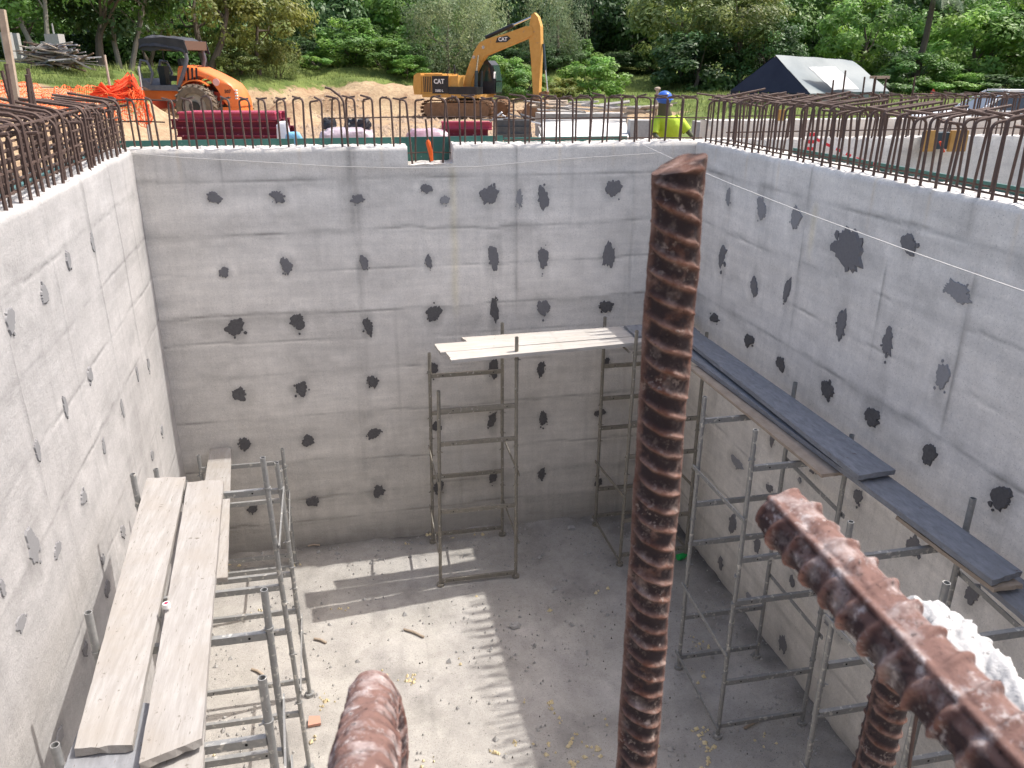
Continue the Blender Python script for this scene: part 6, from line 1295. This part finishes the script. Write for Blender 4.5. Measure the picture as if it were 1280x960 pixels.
def bag(px0, px1, py0, py1, z, m, label, nm='wrapped_bundle', cat='bundle', seed=0):
    c = P((px0+px1)/2, (py0+py1)/2, z); rx = (px1-px0)/FPX*z/2; g = tz(c.x, c.y); top_ = P(0, py0, z).z; n = 22; V, F = [], []
    mb = MB(); mb.ell((c.x, c.y, (g+top_)/2), rx, rx*.7, (top_-g)/2, 24, 14, 0, 0, seed); v = np.array(mb.v); d = v-np.array([c.x, c.y, (g+top_)/2]); d = np.sign(d)*np.abs(d/np.array([rx, rx*.7, (top_-g)/2]))**.45*np.array([rx, rx*.7, (top_-g)/2]); k = 1+.10*fbm(v[:, 0]*9+v[:, 1]*3, v[:, 2]*9, seed); mb.v = [tuple(p) for p in (d*k[:, None]+np.array([c.x, c.y, (g+top_)/2]))]
    o = mb.build(nm, m, loc=(c.x, c.y, g), smooth=True); tag(o, label, cat)
WRAP = mat('plastic_wrap', (.36, .27, .31), .3, 0, (.55, .48, .52), 4, .8, .015, 12, .6, spots=(.75, .73, .75), spot_scale=9, spot_cut=.6); WRP2 = mat('plastic_wrap_red', (.35, .14, .2), .3, 0, (.6, .5, .53), 6, .8, .015, 12, .6)
bag(400, 468, 158, 182, 16.5, WRAP, 'plastic-wrapped bundle with dark things on top behind the back wall', seed=1)
bag(507, 562, 160, 182, 16.5, WRP2, 'pinkish wrapped bundle behind the notch of the back wall', seed=2)
bag(346, 362, 150, 182, 16.3, mat('white_sack', (.65, .65, .68), .6, 0, (.8, .8, .82), 6, .6, .01, 14, .3), 'white plastic sack leaning on the maroon beams', 'sack', 'sack', 3)
bag(356, 378, 164, 182, 16.0, mat('blue_sack', (.05, .28, .5), .5, 0, (.3, .55, .7), 5, .7, .01, 14, .3), 'blue and white plastic sack right of the maroon beams', 'sack', 'sack', 4)
for px, py, l in ((411, 155, 'dark scrap lump standing on the left end of the wrapped bundle'), (440, 157, 'small dark lump in the middle of the wrapped bundle'), (456, 156, 'dark scrap on the right end of the wrapped bundle')):
    q = P(px, py, 16.5); o = MB().ell(q, .14, .1, .13, 9, 7, 0, .35, px).build('scrap', BLK, loc=q); tag(o, l, 'scrap')
q = P(588, 158, 18); 
for k, (x0, x1, py, m_, l) in enumerate(((552, 615, 157, PNK, 'upper pinkish beam lying behind the back wall right of the notch'), (556, 610, 166, MAR, 'lower maroon beam lying behind the back wall right of the notch'), (548, 560, 166, MAR, 'short maroon end piece next to the pinkish wrap'))):
    a, b = P(x0, py, 17), P(x1, py, 17); b.z = a.z; ibeam(a, b, .14, .16, m_, l, None)
for k in range(3):
    c = P(642, 170-k*8.5, 16.0); o = MB().obox(c, _r*(.36-.01*k), Vector((_sy, _cy, 0))*.3, (0, 0, .06)).build('plywood_sheet', mat('dark_panel', (.06, .065, .07), .8, 0, (.12, .12, .12), 6, .6), loc=c); tag(o, ['bottom', 'middle', 'top'][k]+' dark panel of the little stack below the excavator bucket', 'panel', 'dark panels below the bucket')
rn = random.Random(8)
for k in range(9):
    c = P(612+k*8, 146+rn.uniform(-2, 24), 16.3); d = Vector((rn.uniform(-1, 1), rn.uniform(-.3, .3), rn.uniform(-.6, .2))).normalized(); o = MB().beam(c-d*.16, c+d*.16, .04, .03).build('batten', WHT if k % 2 else WOODL, loc=c); tag(o, 'short pale batten leaning on the dark panels', 'batten', 'pale battens by the dark panels')
# pale slab with boards lying behind
ZS = -.42; a, b, c, d = onZ(673, 172, ZS), onZ(786, 172, ZS), onZ(782, 149, ZS), onZ(678, 149, ZS)
o = MB().prism([a-Vector((0, 0, .35)), b-Vector((0, 0, .35)), c-Vector((0, 0, .35)), d-Vector((0, 0, .35))], (0, 0, .35)).build('concrete_slab', mat('new_slab', (.55, .54, .52), .85, 0, (.64, .63, .61), 3, .6, .002, 40, .2), loc=(a+c)/2-Vector((0, 0, .35))); tag(o, 'pale new concrete slab behind the back wall under the boards', 'concrete slab')
e, f = P(676, 149, (d-CAM).dot(FWD)+.15), P(784, 149, (d-CAM).dot(FWD)+.15)
o = MB().prism([e-Vector((0, 0, .5)), f-Vector((0, 0, .5)), f+Vector((0, 0, .14)), e+Vector((0, 0, .14))], (.05, .9, 0)).build('concrete_kerb', GREY, loc=e-Vector((0, 0, .5))); tag(o, 'grey concrete upstand along the far side of the pale slab', 'concrete kerb')
rn = random.Random(31)
for k in range(34):
    px = rn.uniform(668, 822); c = P(px, rn.uniform(126, 140)+(4 if px > 780 else 0), rn.uniform(20.5, 22)); c.z = max(c.z, -.2); d = (_r*rn.uniform(.6, 1)+Vector((0, rn.uniform(-.6, .6), rn.uniform(-.12, .12)))).normalized(); L_ = rn.uniform(.2, .75)
    o = MB().beam(c-d*L_, c+d*L_, rn.uniform(.07, .16), rn.uniform(.02, .05), (rn.uniform(-.2, .2), rn.uniform(-.4, .1), 1)).build('board', rn.choice([WOODL, WOODO, WOODL]), loc=c); tag(o, 'loose board in the heap of timber behind the pale slab', 'board', 'heap of boards behind the pale slab')
for k, (x0, x1, y0, y1, z) in enumerate(((786, 812, 150, 164, 17), (868, 905, 152, 168, 16), (905, 925, 150, 166, 15.5), (930, 960, 150, 170, 15))):
    c = P((x0+x1)/2, (y0+y1)/2, z); o = MB().obox((c.x, c.y, c.z-.15), _r*((x1-x0)/FPX*z/2), Vector((_sy, _cy, 0))*.25, (0, 0, (y1-y0)/FPX*z/2+.15)).build('concrete_block', GREY, loc=c-Vector((0, 0, .3))); tag(o, ['grey block between the pale slab and the worker', 'long grey block right of the worker', 'bluish grey block beside the right corner bars', 'grey block behind the first right wall hooks'][k], 'concrete block')
mb = MB()
for k in range(260):
    px = rn.uniform(780, 1010); c = P(px, 172, rn.uniform(11, 19)); g = tz(c.x, c.y); r = rn.uniform(.03, .11); mb.ell((c.x, c.y, g+.04+rn.random()*.3), r, r, r*.7, 6, 4, rn.choice((0, 1)), .3, k)
o = mb.build('rubble', [GREY, SOIL]); tag(o, 'broken concrete and earth behind the right corner', 'rubble', kind='stuff')
# small shuttering box, red and white marker
q = P(1180, 178, 12.6); sb_ = thing('shutter_box', 'yellow-brown plywood shutter box on the neighbouring pit wall', 'shutter box', (q.x, YB-.25, -.15)); PLY = mat('ochre_plywood', (.42, .22, .06), .6, 0, (.52, .31, .1), 5, .7)
for px0, px1, nm in ((1155, 1166, 'ply_side'), (1188, 1204, 'ply_side')):
    a, b = onY(px0, 163, YB-.2), onY(px1, 189, YB-.2); MB().box(a.x, b.x, YB-.24, YB-.2, b.z, a.z).build(nm, PLY, sb_)
a, b = onY(1165, 166, YB-.17), onY(1189, 186, YB-.17); MB().box(a.x, b.x, YB-.2, YB+.02, b.z, a.z).build('core', mat('dark_form', (.05, .07, .08), .7), sb_)
MB().tube([onY(1175, 177, YB-.26), onY(1180, 190, YB-.26)], .015, 6).build('red_pin', RED, sb_)
a, b = onY(1012, 169, YB-.05), onY(1018, 188, YB-.05); mt_ = thing('tape_marker', 'red and white tape bundle hanging on the bars by the neighbouring wall', 'marker tape', ((a.x+b.x)/2, YB-.05, b.z)); zz = np.linspace(b.z, a.z+.03, 6); RW = [mat('tape_red', (.7, .05, .06), .5), mat('tape_white', (.75, .73, .72), .5)]
for k in range(5): MB().box(a.x+.01*(k % 2), b.x+.01*(k % 2), YB-.07, YB-.03, zz[k], zz[k+1]).build('tape_fold', RW[k % 2], mt_)
pts = [onY(1018, 173, YB-.06), onY(1045, 186, YB-.12), onY(1070, 198, YB-.25), onY(1108, 210, YB-.5)]
for k in range(12):
    def pk(u): f = u*3; j = min(int(f), 2); return pts[j].lerp(pts[j+1], f-j)
    MB().beam(pk(k/12), pk((k+1)/12), .01, .035).build('tape_strip', RW[k % 2], mt_)
o = MB().box(*(lambda a, b: (a.x, b.x, YB+.05, YB+.09, b.z, a.z))(onY(975, 137, YB+.05), onY(982, 151, YB+.05))).build('plywood_tag', PLY, loc=onY(978, 150, YB+.05)); tag(o, 'small ochre board fixed among the right corner bars', 'board')
q = P(822, 111, 21); st_ = MB().tube([Vector((q.x, q.y, tz(q.x, q.y)-.1)), q], .04, 6).ell(q, .09, .07, .05, 8, 6).build('stake', WOODO, loc=(q.x, q.y, tz(q.x, q.y)-.1)); tag(st_, 'stake with a knobbed top just left of the worker', 'stake')
q = P(1166, 118, 20); o = MB().prism([q+_r*-.06, q+_r*.1, q+Vector((0, 0, .13))], (0, .03, 0)).build('red_flag', RED, loc=q); tag(o, 'tiny red flag beyond the hooked bars', 'flag')
q = P(1212, 118, 19); o = MB().obox(q, _r*.16, (0, .1, 0), (0, .02, .025)).build('board', WOODL, loc=q); tag(o, 'pale board lying on the far wall bars before the car roof', 'board')
a = P(1097, 97, 15); fr = thing('bar_chair_frame', 'small square frame on top of two bars before the tent corner', 'frame', a)
MB().box(a.x-.1, a.x+.22, a.y-.05, a.y+.1, a.z-.02, a.z+.03).build('top', WOODO, fr)
for dx in (-.06, .18): MB().tube([Vector((a.x+dx, a.y, a.z)), Vector((a.x+dx+.02, a.y, -1.3))], .014, 6).build('leg', RUSTD, fr)
